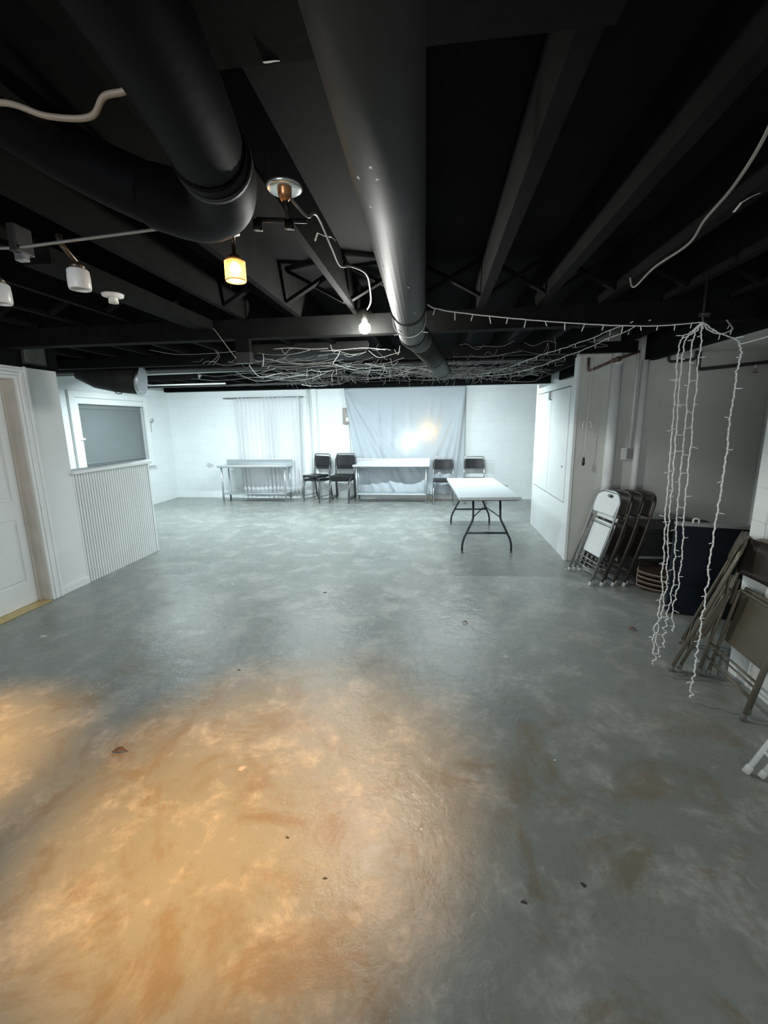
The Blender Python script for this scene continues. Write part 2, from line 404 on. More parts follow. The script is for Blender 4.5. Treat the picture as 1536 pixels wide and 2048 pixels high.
# half wall of white corrugated boards with a ledge
hw = thing('half_wall', 'white half wall of vertical corrugated boards with a flat ledge', 'half wall', (-3.6, 3.95, 0)); hw['kind'] = 'structure'
MB().box(-.12, -.012, 0, 1.17, 0, 1.14).build('core', 'white', hw)
cr = MB(); n = 32; L = 1.16; pw = L / n
pts = []
for i in range(n):
    y = i * pw
    pts += [(y, .0), (y + pw * .12, .014), (y + pw * .62, .014), (y + pw * .74, .0)]
pts.append((L, 0))
vs = []; fs = []
for (y, x) in pts: vs += [(x - .012, y, .0), (x - .012, y, 1.14)]
for i in range(len(pts) - 1): fs.append((2 * i, 2 * i + 2, 2 * i + 3, 2 * i + 1))
cr.add(vs, fs); cr.build('corrugated_panel', 'white2', hw)
MB().box(-.16, .045, -.02, 1.20, 1.14, 1.175).build('ledge', 'white2', hw, .006)
MB().box(-.125, .008, 1.16, 1.185, 0, 1.14).build('end_post', 'white2', hw, .003)

# partition, alcove and block wall on the other side
PX, PY = 1.5, 5.12
struct(MB().box(PX, XR, PY - .03, PY + .05, 0, 2.6).build('partition_wall', 'grey_wall'))
struct(MB().box(PX - .012, PX + .02, PY - .045, PY + .06, 0, 2.26).build('trim_5', 'white2', None, .003))
struct(MB().box(2.16, 2.26, 2.9, PY - .03, 2.2, 2.6).build('trim_6', 'black'))
struct(MB().box(2.26, XR, 2.9, PY - .03, 2.27, 2.33).build('alcove_ceiling', 'white'))
struct(MB().box(1.885, 2.06, Y0, 2.8, 0, 2.6).build('wall_block', 'nearblock'))

# ceiling timbers
def joist(x, w, y0=Y0, y1=YF):
    struct(MB().box(x - w / 2, x + w / 2, y0, y1, 2.37, 2.6).build('ceiling_joist', 'joist'))
jx = [-5.35, -4.92, -4.47, -4.03, -3.6, -3.16, -2.73, -2.3, -1.87, -1.44, -1.01, -.58, -.13, .30, .70, 1.11, 1.52, 1.93, 2.40, 2.85, 3.25]
for x in jx: joist(x, .055 if .2 < x < 1.3 else .045 if x > 1.3 else .038)
struct(MB().box(XL, XR, 3.33, 3.43, 2.235, 2.37).build('ceiling_beam', 'joist'))
struct(MB().box(XL, 2.0, 4.88, 4.98, 2.27, 2.37).build('ceiling_beam', 'black'))
struct(MB().box(XL, 2.2, YF - .12, YF, 2.31, 2.6).build('ceiling_beam', 'black'))
def brace(xa, xb, y, flip):
    a, b_ = (2.585, 2.385) if flip else (2.385, 2.585)
    struct(MB().bar((xa, y, a), (xb, y, b_), .045, .02, (0, 0, 1)).build('ceiling_brace', 'joist'))
for i in range(len(jx) - 1):
    if -4.1 < jx[i] < 2.3:
        brace(jx[i] + .03, jx[i + 1] - .03, 3.00, False); brace(jx[i] + .03, jx[i + 1] - .03, 3.055, True)
        if jx[i] < .8:
            brace(jx[i] + .03, jx[i + 1] - .03, 6.3, False); brace(jx[i] + .03, jx[i + 1] - .03, 6.355, True)
tag(MB().box(-.52, .34, .35, 1.07, 2.352, 2.368).build('ceiling_panel', 'joist'), 'dark flat board fixed across the undersides of the joists above the ducts', 'board')
tag(MB().box(-1.81, -1.67, 1.9, 3.32, 2.30, 2.368).build('wooden_board', 'joist'), 'black board running along the ceiling under the joists, empty lampholder on it', 'board')

# ------------------------------------------------------------------ ducts
du = thing('round_duct', 'long charcoal round metal duct running down the middle of the ceiling', 'duct', (0, 0, 2.13))
r = .08
A = Vector((-.042, -1.6, 0)); B = Vector((-.150, 2.80, 0)); B2 = Vector((-.120, 3.0, 0)); E_ = Vector((.085, 5.1, 0))
MB().tube([A, A.lerp(B, .5), B], r, 32).build('duct_pipe', 'duct', du)
MB().tube([B - Vector((0, .02, 0)), B + Vector((0, .04, 0)), B + Vector((.008, .10, 0)), B2, B2 + (E_ - B2) * .02], r + .003, 32).build('duct_elbow', 'duct', du)
MB().tube([B2, E_], r, 32).build('duct_pipe', 'duct', du)
for y, q in ((3.9, 1), (4.75, 1)):
    c = A.lerp(B, (y + 1.6) / 4.4) if q is None else B2.lerp(E_, (y - 3.0) / 2.1)
    dd = (B - A).normalized() if q is None else (E_ - B2).normalized()
    MB().tube([c - dd * .008, c + dd * .008], r + .004, 32).build('duct_band', 'duct', du)
for y in (.3, 2.2):
    c = A.lerp(B, (y + 1.6) / 4.4)
    MB().tube([c + Vector((-.083, 0, .24)), c + Vector((-.083, 0, 0))] + [c + Vector((-.083 * math.cos(t), 0, -.083 * math.sin(t))) for t in [i * PI / 12 for i in range(1, 12)]] + [c + Vector((.083, 0, 0)), c + Vector((.083, 0, .24))], .004, 6).build('hanger_strap', 'black_metal', du)
for k in range(9):
    t = random.uniform(.55, .98); c = A.lerp(B, t); a = random.uniform(-.8, .5)
    nv = Vector((math.sin(a), 0, -math.cos(a)))
    MB().lathe([(.0035, 0), (.003, .0016), (.0005, .002)], c + nv * (r - .0004), nv, 8).build('paint_fleck', 'tape', du)

bd_ = thing('branch_duct', 'wide black wrapped duct with an elbow bending up between the joists', 'duct', (-.5, 1.2, 2.17))
o = Vector((-.5, 1.2, 2.17))
P1 = [Vector(q) - o for q in bez([(-.30, -1.4, 2.17), (-.34, -.2, 2.17), (-.41, .6, 2.17), (-.488, 1.02, 2.17)], 6)]
MB().tube(P1, .078, 32).build('duct_pipe', 'flex', bd_)
P2 = [Vector(q) - o for q in bez([(-.485, 1.0, 2.17), (-.505, 1.10, 2.17), (-.56, 1.21, 2.172), (-.66, 1.29, 2.19), (-.80, 1.32, 2.24)], 7)]
MB().tube(P2, .082, 32).build('duct_elbow', 'flex', bd_)
P3 = [Vector(q) - o for q in bez([(-.78, 1.32, 2.232), (-.93, 1.32, 2.30), (-1.1, 1.31, 2.39), (-1.28, 1.30, 2.50)], 5)]
MB().tube(P3, .077, 28).build('duct_pipe', 'flex', bd_)
MB().tube([P2[3] * 1.0, P2[4] * 1.0], .0845, 32).build('duct_band', 'duct', bd_)

fd = thing('flex_duct', 'short fat dark duct with a torn foil end hanging above the half wall', 'duct', (-3.95, 5.4, 2.2))
MB().tube([(-.45, -.16, .14), (-.3, -.10, .05), (-.1, -.03, .01), (.16, .05, -.02)], [.17, .175, .18, .18], 24).build('duct_pipe', 'duct', fd)
MB().tube([(-.1, .15, .17), (-.1, .15, 0)] + [(-.1, .15 * math.cos(t_) - .03, -.19 * math.sin(t_)) for t_ in [PI * k / 10 for k in range(1, 10)]] + [(-.1, -.21, 0), (-.1, -.21, .17)], .006, 6).build('hanger_strap', 'black_metal', fd)
MB().tube([(.14, .045, -.018), (.19, .06, -.022)], [.186, .182], 24).build('foil_end', 'foil', fd)

# ------------------------------------------------------------------ lights and ceiling electrics
def light(kind, name, loc, energy, col, size=.05, **kw):
    l = bpy.data.lights.new(name, kind); l.energy = energy; l.color = col
    if kind == 'AREA':
        l.shape = 'RECTANGLE'; l.size = kw.get('sx', 1); l.size_y = kw.get('sy', .1)
    else: l.shadow_soft_size = size
    if kind == 'SPOT': l.spot_size = kw['angle']; l.spot_blend = kw.get('blend', .5)
    o = bpy.data.objects.new(name, l); C.objects.link(o); o.location = loc
    if 'aim' in kw:
        o.rotation_euler = (Vector(kw['aim']) - Vector(loc)).to_track_quat('-Z', 'Y').to_euler()
    return o

def tube_light(x, y, label):
    t = thing('tube_light', label, 'light', (x, y, 2.33), 0, 'tube lights above the far room')
    MB().box(-.62, .62, -.05, .05, .025, .06).build('housing', 'white2', t, .004)
    MB().tube([(-.58, 0, .012), (.58, 0, .012)], .012, 10).build('tube', 'cool_emit', t)
    for s in (-1, 1): MB().box(s * .60 - .012, s * .60 + .012, -.02, .02, -.005, .03).build('socket', 'white2', t, .002)
    MB().box(-.63, .63, -.075, -.069, -.030, .06).build('added_skirt', 'black_metal', t, .002)  # added on the viewer's side to screen the lit tube
    light('AREA', 'tube lamp', (x, y, 2.322), P_TUBE, (.80, .95, .99), sx=1.15, sy=.03, aim=(x, y + .30, 2.322 - .95))
P_TUBE = 70
tube_light(-4.3, 6.75, 'skirted tube light over the half wall side of the far room')
tube_light(-2.0, 6.75, 'skirted tube light over the middle of the far room')
tube_light(.2, 6.75, 'skirted tube light over the far room near the end of the round duct')
P_TUBE = 26
tube_light(-1.3, 4.55, 'added fill tube light just beyond the bare bulb and ceiling beam')  # extra tube, added to brighten the half wall and middle floor
# fill lights added behind the viewer: one at the window, one on the ceiling
light('AREA', 'fill light at the window', (-1.2, Y0 + .01, 1.5), 100, (.90, .97, 1.0), sx=2.6, sy=1.0, aim=(-1.2, Y0 + 1, 1.5))
tl = thing('fill_ceiling_light', 'white ceiling light added as fill over the near part of the room', 'light', (.6, -1.6, 2.30))
MB().box(-.62, .62, -.07, .07, .02, .068).build('housing', 'white2', tl, .004)
MB().box(-.60, .60, -.055, .055, 0, .02).build('diffuser', emissive('cool diffuser', (.9, .96, 1.0), 2.0), tl, .004)
light('AREA', 'near fill lamp', (.6, -1.6, 2.29), 4, (.90, .97, 1.0), sx=1.2, sy=.1)

# bare bulb on the beam
bb = thing('bare_bulb', 'bright bare white bulb in a black holder on the ceiling beam', 'light bulb', (-.50, 3.20, 2.37))
MB().lathe([(.001, 0), (.055, 0), (.055, -.03), (.03, -.045), (.024, -.075), (.001, -.075)]).build('lampholder', 'black_metal', bb)
bu = MB().lathe([(.013, -.075), (.018, -.085), (.036, -.104), (.042, -.122), (.036, -.144), (.018, -.158), (.001, -.162)]).build('bulb', 'white_emit', bb)
light('POINT', 'bare bulb lamp', (-.50, 3.20, 2.19), 60, (.97, .97, .92), .03)

# lit amber pendant
def pendant_arm(parent, top, bot, mat='bronze'):
    MB().tube([top, bot], .006, 8).build('arm', mat, parent)
pd = thing('pendant_lamp', 'small lit pendant lamp with ribbed amber glass shade', 'lamp', (-.83, 1.885, 2.37))
MB().lathe([(.001, 0), (.03, 0), (.028, -.012), (.008, -.018), (.008, -.085), (.022, -.09), (.024, -.115), (.001, -.115)]).build('stem', 'bronze', pd)
rb = MB(); N = 40
prof = [(.036, -.108), (.040, -.113), (.0405, -.182), (.038, -.188)]
vs = []
for r_, h in prof:
    for k in range(N):
        a = 2 * PI * k / N; q = r_ + (.0016 if k % 2 else -.0016)
        vs.append((q * math.cos(a), q * math.sin(a), h))
rb.add(vs, [(i * N + k, i * N + (k + 1) % N, (i + 1) * N + (k + 1) % N, (i + 1) * N + k) for i in range(3) for k in range(N)], True)
rb.build('shade', 'lit_shade', pd)
for h, q in ((-.112, .0405), (-.185, .0402)): MB().tube([(q * math.cos(2 * PI * k / 28), q * math.sin(2 * PI * k / 28), h) for k in range(28)], .002, 6, closed=True).build('shade_rim', 'copper', pd)
MB().lathe([(.01, -.112), (.020, -.128), (.022, -.145), (.013, -.162), (.001, -.166)], seg=16).build('bulb', 'warm_emit', pd)
light('POINT', 'pendant lamp light', (-.83, 1.885, 2.218), 3.0, (1.0, .55, .20), .02)

# track of lamps with white glass shades (unlit)
tr = thing('track_light', 'unlit black track light with two square white glass shades', 'track light', (-1.35, 1.73, 2.37))
o = Vector((-1.35, 1.73, 2.37))
MB().tube([Vector((-1.90, 1.66, 2.285)) - o, Vector((-1.62, 1.69, 2.285)) - o, Vector((-1.08, 1.76, 2.345)) - o, Vector((-.99, 1.70, 2.365)) - o], .006, 8).build('rail', 'grey_tube', tr)
MB().box(-.292, -.258, -.055, .025, -.10, .0).build('bracket', 'black_metal', tr, .004)
MB().box(-.30, -.26, -.03, .0, -.125, -.085).build('bracket_clip', 'grey_tube', tr, .003)
for sx, sy, sz in ((-1.79, 1.745, 2.145), (-1.466, 1.797, 2.198)):
    c = Vector((sx, sy, sz)) - o
    top = Vector((c.x - .02, c.y - .05, -.085 if sx < -1.6 else -.055))
    am = MB().tube([top + Vector((0, 0, .03)), top, c + Vector((.01, 0, .05))], [.012, .011, .008], 10); am.build('arm', 'bronze', tr)
    MB().lathe([(.016, .035), (.03, .045), (.016, .062)], c, seg=16).build('socket', 'bronze', tr)
    s = MB()
    pr = [(.001, .036), (.034, .036), (.040, .030), (.042, .0), (.042, -.032), (.039, -.042), (.036, -.041), (.039, -.03), (.038, .02), (.001, .028)]
    s.lathe(pr, c, seg=28); s.build('shade', 'shade_glass', tr)
# two-headed spotlight under a round silver canopy
sp = thing('spotlight', 'two headed black spotlight under a round silver canopy plate', 'spotlight', (-.505, 1.60, 2.37))
MB().lathe([(.001, 0), (.058, 0), (.060, -.006), (.052, -.014), (.030, -.010), (.012, -.012)], (0, -.02, 0)).build('canopy', 'silver', sp)
MB().lathe([(.024, -.010), (.022, -.028), (.011, -.045), (.001, -.046)], (0, -.02, 0)).build('socket', 'copper', sp)
MB().tube([(0, -.02, -.04), (.004, .0, -.09)], .010, 10).build('stem', 'black_metal', sp)
MB().tube([(-.11, .0, -.085), (.06, .02, -.092)], .008, 10).build('crossbar', 'black_metal', sp)
for x, y in ((-.11, .005), (.0, .012)):
    hd = MB().lathe([(.001, 0), (.015, 0), (.017, -.03), (.013, -.034)], (x, y, -.085)).build('spot_head', 'black_metal', sp)
    MB().lathe([(.001, -.032), (.013, -.032)], (x, y, -.085)).build('lens', 'shade_glass', hd)
# empty ceramic lampholder
lh = thing('lampholder', 'empty white ceramic lampholder on the black ceiling board', 'lampholder', (-1.74, 2.36, 2.30))
MB().lathe([(.001, 0), (.055, 0), (.052, -.012), (.03, -.02)]).build('base', 'ceramic', lh)
MB().lathe([(.024, -.018), (.024, -.045), (.018, -.045), (.018, -.025), (.001, -.025)]).build('socket', 'ceramic', lh)
# warm track spots that light the floor (just outside the frame, over the viewer's left)
for i, (loc, aim, en, an, lab) in enumerate((((-1.15, .55, 2.25), (-.80, 1.52, 0), 440, 50, 'black warm spotlight over the brown stained floor'), ((-2.9, 1.2, 2.25), (-2.50, 1.48, 0), 430, 42, 'black warm spotlight over the floor beside the panelled door'))):
    L_ = Vector(loc); dv = (Vector(aim) - L_).normalized()
    t = thing('track_spot', lab, 'spotlight', loc)
    MB().tube([(0, 0, .12), (0, 0, .02)], .008, 8).build('stem', 'black_metal', t)
    MB().lathe([(.001, -.02), (.03, -.015), (.036, .06), (.033, .06), (.028, .0)], (0, 0, 0), dv).build('spot_head', 'black_metal', t)
    light('SPOT', 'warm spot lamp', L_ + dv * .065, en, (1.0, .49, .125), .03, angle=math.radians(an), blend=1.0, aim=aim)

# cables on the ceiling
def cable(name, label, pts, r, mat, cat='cable', n=8):
    return tag(MB().tube(bez(pts, n), r, 8).build(name, mat), label, cat)
cable('cable', 'thick beige cable sagging beside the black branch duct', [(-1.6, 1.0, 2.36), (-1.15, 1.04, 2.31), (-.957, 1.015, 2.30), (-.86, 1.03, 2.275), (-.77, 1.045, 2.275), (-.72, 1.03, 2.30), (-.66, 1.03, 2.31), (-.58, 1.01, 2.35)], .0065, 'wire_beige')
cable('cable', 'thin grey cable running along the ceiling from the silver canopy to the bare bulb', [(-.495, 1.60, 2.345), (-.455, 1.66, 2.31), (-.44, 1.74, 2.345), (-.45, 2.0, 2.335), (-.455, 2.2, 2.325), (-.41, 2.25, 2.335), (-.36, 2.38, 2.34), (-.38, 2.65, 2.35), (-.42, 2.95, 2.35), (-.48, 3.17, 2.355)], .005, 'wire_grey')
cable('cable', 'long grey cable looping under the joists above the hanging string lights', [(.70, 1.1, 2.36), (.80, 1.33, 2.30), (.86, 1.55, 2.27), (.94, 1.85, 2.29), (.99, 2.05, 2.28), (1.0, 2.35, 2.29), (1.04, 2.66, 2.29), (1.05, 2.75, 2.36)], .005, 'wire_grey')
def scrap(name, label, path, w, mat='tape'):
    m = MB(); P = [Vector(q) for q in path]; vs = []
    for i, q in enumerate(P):
        k = w * (.6 + .5 * random.random()); vs += [q + Vector((0, -k / 2, 0)), q + Vector((0, k / 2, .004)), q + Vector((0, k / 2, .0055)), q + Vector((0, -k / 2, .0015))]
    fs = []
    for i in range(len(P) - 1):
        a = 4 * i
        for k in range(4): fs.append((a + k, a + (k + 1) % 4, a + 4 + (k + 1) % 4, a + 4 + k))
    fs += [(0, 1, 2, 3), tuple(4 * (len(P) - 1) + k for k in (3, 2, 1, 0))]
    m.add(vs, fs); return tag(m.build(name, mat), label, 'paper')
scrap('paper_scrap', 'torn pale tape hanging from a joist above the hanging string lights', [(1.06, 1.90, 2.325), (1.075, 1.89, 2.35), (1.10, 1.885, 2.364), (1.13, 1.87, 2.372), (1.16, 1.86, 2.372)], .02)
scrap('paper_scrap', 'small white paper tag hanging from a joist near the two headed spotlight', [(-.50, 1.93, 2.33), (-.485, 1.92, 2.355), (-.46, 1.925, 2.345), (-.43, 1.93, 2.34), (-.42, 1.95, 2.335)], .03)
scrap('paper_scrap', 'bit of white tape stuck on the dark board overhead', [(-.37, 1.06, 2.347), (-.35, 1.065, 2.35), (-.335, 1.068, 2.351)], .012)

# black drop post under the beam
dp = thing('ceiling_post', 'black square post dropping below the ceiling beam', 'post', (-1.46, 3.36, 2.06))
MB().box(-.055, .055, -.02, .03, .06, .54).build('shaft', 'joist', dp, .003)
MB().box(-.06, .06, -.03, .035, 0, .08).build('end_bracket', 'black_metal', dp, .003)
cable('cable', 'pair of thin grey wires dangling beside the black drop post', [(-1.72, 3.335, 2.34), (-1.66, 3.322, 2.30), (-1.58, 3.3, 2.2), (-1.50, 3.3, 2.09)], .003, 'wire_grey')
# vent box on the header over the door wall
vb = thing('vent_box', 'grey vent cover on the black header above the door wall', 'vent', (wx + .015, 3.71, 2.235))
MB().box(0, .02, -.12, .12, -.085, .085).build('frame', 'black_metal', vb, .003)
MB().box(.015, .026, -.105, .105, -.072, .072).build('cover', 'vent', vb, .002)
# pipes near the far wall
def pipe(label, pts, r, mat='conduit', fil=.04, name='pipe', cat='pipe'):
    return tag(MB().tube(fillet(pts, fil), r, 12).build(name, mat), label, cat)
pipe('grey pipe running under the joists close to the far wall, thicker of two', [(-5.83, 8.3, 2.35), (-2.0, 8.3, 2.35)], .022, 'black_pipe')
pipe('white pipe running under the joists close to the far wall, thinner of two', [(-5.83, 8.05, 2.358), (-3.9, 8.05, 2.358)], .014)
pipe('long pale pipe hanging across the ceiling from the flex duct to the drop post', [(-4.6, 6.3, 2.352), (-2.35, 6.1, 2.352)], .02)
pipe('dark pipe under the joists over the middle of the wire tangle', [(-5.83, 6.0, 2.347), (1.2, 6.0, 2.347)], .025, 'black_pipe')
pipe('dark pipe under the joists just beyond the tube lights', [(-5.83, 5.75, 2.342), (1.2, 5.75, 2.342)], .03, 'black_pipe')

# ------------------------------------------------------------------ string lights
def strand(name, label, pts, group, wob=.006, step=.05, r=.0035, bulb=True, n=10, twist=True, zig=0.0):
    base = bez(pts, n); P = []
    L = 0; nxt = 0
    for i, q in enumerate(base):
        w_ = zig * max(0, 1 - q.z / .9) if zig else 0
        P.append(q + Vector((random.uniform(-1, 1), random.uniform(-1, 1), 0)) * (wob + w_) if 0 < i < len(base) - 1 else q)
    m = MB()
    m.tube(P, r * (.85 if twist else 1), 6)
    if twist:
        # second wire wound round the first
        Q = []
        k = 0
        for i in range(len(P) - 1):
            for j in range(4):
                q = P[i].lerp(P[i + 1], j / 4); a = k * 1.3; k += 1
                Q.append(q + Vector((math.cos(a), math.sin(a), .3 * math.sin(a))) * r * 1.1)
        m.tube(Q, r * .7, 5)
    o = m.build(name, 'wire_white')
    tag(o, label, 'string lights', group)
    if bulb:
        acc = 0; side = 1
        for i in range(1, len(P) - 1):
            acc += (P[i] - P[i - 1]).length
            if acc >= step:
                acc = 0; side = -side
                dv = Vector((side * random.uniform(.7, 1), random.uniform(-.5, .5), random.uniform(-.35, .2))).normalized()
                if abs((P[i + 1] - P[i]).normalized().z) < .5: dv = Vector((random.uniform(-.4, .4), random.uniform(-.2, .2), -1)).normalized()
                ln = random.uniform(.022, .04)
                MB().tube([P[i], P[i] + dv * ln * .6, P[i] + dv * ln], [.0022, .0028, .002], 6).build('bulb', 'clear', o)
    return o
G = 'string lights hanging by the folding chairs'
hook = Vector((1.44, 2.74, 2.115))
strand('string_lights', 'white string lights draped from the round duct across to the hook by the alcove', [(-.075, 2.30, 2.19), (-.02, 2.32, 2.15), (.15, 2.36, 2.125), (.45, 2.45, 2.105), (.8, 2.55, 2.09), (1.15, 2.66, 2.09), tuple(hook)], None, .003, .085)
strand('string_lights', 'white string lights looped under the end of the round duct', [(-.235, 2.48, 2.17)] + [(-.148 - .0845 * math.cos(t), 2.48, 2.13 - .0845 * math.sin(t)) for t in [PI * k / 8 for k in range(0, 9)]] + [(-.063, 2.45, 2.19)], None, .0005, .12, .003)
hk = tag(MB().tube([(1.44, 2.74, 2.369), (1.44, 2.74, 2.14), (1.45, 2.745, 2.11), (1.46, 2.74, 2.12)], .006, 8).tube([(1.42, 2.74, 2.16), (1.47, 2.74, 2.15)], .014, 8).build('ceiling_hook', 'black_metal'), 'black hook under the joists holding the hanging string lights', 'hook')
dn = [(1.30, 2.775), (1.335, 2.77), (1.385, 2.765), (1.44, 2.755)]
tops = [(1.355, 2.775, 1.98), (1.375, 2.77, 1.975), (1.415, 2.76, 2.0), (1.45, 2.75, 2.02)]
bots = [(1.395, 2.72, .06), (1.43, 2.75, .10), (1.47, 2.76, .16), (1.52, 2.79, .26)]
labs = ['first hanging strand of white string lights counting from the pipes towards the block wall', 'second hanging strand of white string lights counting from the pipes', 'third hanging strand of white string lights counting from the pipes', 'fourth hanging strand of white string lights, beside the navy panel']
for k in range(4):
    t, b_ = Vector(tops[k]), Vector(bots[k])
    ptl = [hook, hook.lerp(t, .5) + Vector((-.0, 0, .02)), t, t.lerp(b_, .3), t.lerp(b_, .55), t.lerp(b_, .75) + Vector((.01, 0, 0)), t.lerp(b_, .9) + Vector((-.012, 0, 0)), b_]
    strand('string_lights', labs[k], ptl, G, .004, .11, .0034, True, 9, True, .012)
strand('string_lights', 'single strand of white string lights hanging beside the block wall', [tuple(hook), (1.46, 2.62, 2.04), (1.485, 2.47, 1.955), (1.475, 2.45, 1.8), (1.475, 2.44, 1.4), (1.47, 2.44, .95), (1.465, 2.43, .55), (1.462, 2.43, .25), (1.46, 2.43, .03)], G, .004, .13, .0036, True, 11, True, .012)
strand('string_lights', 'white string lights tied from the single strand across to the block wall', [(1.485, 2.47, 1.955), (1.60, 2.48, 1.985), (1.75, 2.5, 2.03), (1.885, 2.52, 2.05)], None, .002, .15)
strand('string_lights', 'short loose white strand draped from the hook to the black soffit', [tuple(hook), (1.50, 2.78, 2.08), (1.60, 2.85, 2.07), (1.75, 3.0, 2.12), (1.9, 3.33, 2.235)], None, .002, .2)
strand('string_lights', 'white string lights slung from the beam towards the tall cabinet', [(1.30, 3.30, 2.24), (1.15, 4.0, 2.22), (1.0, 4.6, 2.22), (.75, 5.6, 2.20), (.55, 6.5, 2.24)], None, .012, .2)
strand('string_lights', 'white string lights slung low from the hook side beam into the tangle', [(1.42, 3.32, 2.25), (1.2, 4.3, 2.18), (.9, 5.2, 2.13), (.5, 5.9, 2.16), (0, 6.3, 2.2)], None, .012, .2)
# the tangle of wires under the far ceiling: nobody could count them
tg = MB()
for k in range(160):
    x = random.uniform(-2.2, 1.25); y = random.uniform(5.0, 6.1)
    z = random.uniform(2.15, 2.25); sag = random.uniform(.0, .05)
    dx = random.uniform(-1.1, 1.1); dy = random.uniform(-.3, .6)
    P = [Vector((x, y, z)), Vector((x + dx * .35 + random.uniform(-.1, .1), y + dy * .3, z - sag + random.uniform(-.02, .02))), Vector((x + dx * .7, y + dy * .7 + random.uniform(-.1, .1), z - sag + random.uniform(-.03, .03))), Vector((x + dx, y + dy, min(2.25, z + random.uniform(-.05, .07))))]
    for q in P: q.x = min(q.x, 1.36 - random.uniform(0, .2)); q.z = min(q.z, 2.25)
    tg.tube(bez(P, 5), random.choice((.0013, .0018, .0024)), 4)
for k in range(80):
    x = random.uniform(-2.1, 1.0); y = random.uniform(5.0, 6.3); z = random.uniform(2.18, 2.25)
    tg.tube(bez([(x, y, z), (x + random.uniform(-.03, .03), y, z - .06), (x + random.uniform(-.06, .06), y, z - random.uniform(.08, .15))], 3), .0018, 4)
for k in range(70):
    x = random.uniform(-2.0, 1.2); y = random.uniform(3.6, 4.25); z = random.uniform(2.14, 2.22); dx = random.uniform(-.8, .8); dy = random.uniform(-.15, .2)
    P = [Vector((x, y, z)), Vector((x + dx * .3, y + dy * .3, z - random.uniform(0, .05))), Vector((x + dx * .7, y + dy * .7, z - random.uniform(0, .05))), Vector((x + dx, y + dy, z + random.uniform(-.04, .02)))]
    for q in P: q.x = min(q.x, 1.36 - random.uniform(0, .2)); q.y = min(q.y, 4.42)
    if min(abs(q.x + .09) for q in P) < .15: continue
    tg.tube(bez(P, 5), random.choice((.0012, .0016)), 4)
for k in range(26):
    x = random.choice([q for q in jx if -2.4 < q < 1.2]); y = random.uniform(4.4, 6.4)
    tg.tube(bez([(x, y, 2.372), (x + random.uniform(-.03, .03), y + .02, 2.31), (x + random.uniform(-.1, .1), y + random.uniform(-.08, .08), 2.22)], 4), .0018, 4)
tag(tg.build('wire_tangle', 'wire_dull'), 'dense tangle of white string light wires hung under the far ceiling', 'string lights', kind='stuff')

# ------------------------------------------------------------------ far wall: curtain, sheet, boxes, conduits
cu = thing('curtain', 'white pleated curtain hanging on a thin rod over the far wall', 'curtain', (-3.55, YF, 0))
rodz = 2.155; ry = -.10
MB().tube([(-.97, ry, rodz), (.79, ry, rodz + .002)], .011, 10).build('curtain_rod', 'grey_tube', cu)
for s in (-.95, .77): MB().tube([(s, ry, rodz), (s, -.005, rodz)], .008, 8).build('rod_bracket', 'grey_tube', cu)
g = MB(); nx, nz = 150, 14; vs = []
for j in range(nz + 1):
    t = j / nz; z = rodz + .015 - t * 2.05
    for i in range(nx + 1):
        u = i / nx; x = -.70 + u * (1.40 - .05 * t) + .03 * t
        ph = u * 2 * PI * 15 + 1.4 * math.sin(u * 9) + .3 * t * math.sin(u * 21)
        vs.append((x, ry + .0 + (.010 + .030 * min(1, t * 3)) * math.sin(ph) * (.55 + .45 * math.sin(u * 13 + 1)), z))
fs = [(j * (nx + 1) + i, j * (nx + 1) + i + 1, (j + 1) * (nx + 1) + i + 1, (j + 1) * (nx + 1) + i) for j in range(nz) for i in range(nx)]
g.add(vs, fs, True); oc = g.build('curtain_cloth', 'curtain', cu)
so = oc.modifiers.new('thick', 'SOLIDIFY'); so.thickness = .002

g = MB(); nx, nz = 120, 60; vs = []
def fold(px, pz, ax, az, ang, wd, amp):
    # ridge along a line from (ax, az) at the given angle, dying away with distance
    dx, dz = math.cos(ang), math.sin(ang)
    qx, qz = px - ax, pz - az; along = qx * dx + qz * dz; off = -qx * dz + qz * dx
    if along < 0: return 0
    wv = wd * (1 + along * .8)
    return amp * min(1, along * 3) * math.exp(-(off / wv) ** 2)
SX0, SX1, SZ = -1.88, .58, 2.30
for j in range(nz + 1):
    t = j / nz; z = SZ - t * 2.18
    lft = SX0 + .19 * min(1, t * 1.25) ** .9
    for i in range(nx + 1):
        u = i / nx; x = lft + (SX1 - lft) * u - .02 * math.sin(t * 9) * (1 - u) * .4
        y = -.12
        for ang, wd, amp in ((-62, .030, .07), (-68, .035, .05), (-52, .03, .035), (-74, .02, .04), (-44, .05, .03)): y -= fold(x, z, SX0, SZ, math.radians(ang), wd, amp)
        for ang, wd, amp in ((-100, .03, .06), (-106, .03, .05), (-114, .035, .045), (-96, .015, .04)): y -= fold(x, z, SX1, SZ, math.radians(ang), wd, amp)
        for ax, ang, wd, amp in ((-1.2, -88, .03, .025), (-.9, -92, .035, .02), (-.55, -90, .03, .02), (-.1, -95, .035, .025), (.1, -100, .03, .03)): y -= fold(x, z, ax, SZ - .2, math.radians(ang), wd, amp)
        if z < .9:
            for ax, ang, amp in ((-1.3, -58, .06), (-1.0, -64, .05), (-.62, -55, .05), (-.35, -70, .05), (.2, -110, .05)): y -= fold(x, z, ax, .95, math.radians(ang), .035, amp)
        vs.append((x, y, z))
fs = [(j * (nx + 1) + i, j * (nx + 1) + i + 1, (j + 1) * (nx + 1) + i + 1, (j + 1) * (nx + 1) + i) for j in range(nz) for i in range(nx)]
g.add([(a, YF + b_, c_) for a, b_, c_ in vs], fs, True)
osheet = g.build('hanging_sheet', 'sheet'); tag(osheet, 'white bed sheet pinned over the far wall with a lamp glowing behind it', 'sheet')
so = osheet.modifiers.new('thick', 'SOLIDIFY'); so.thickness = .0015
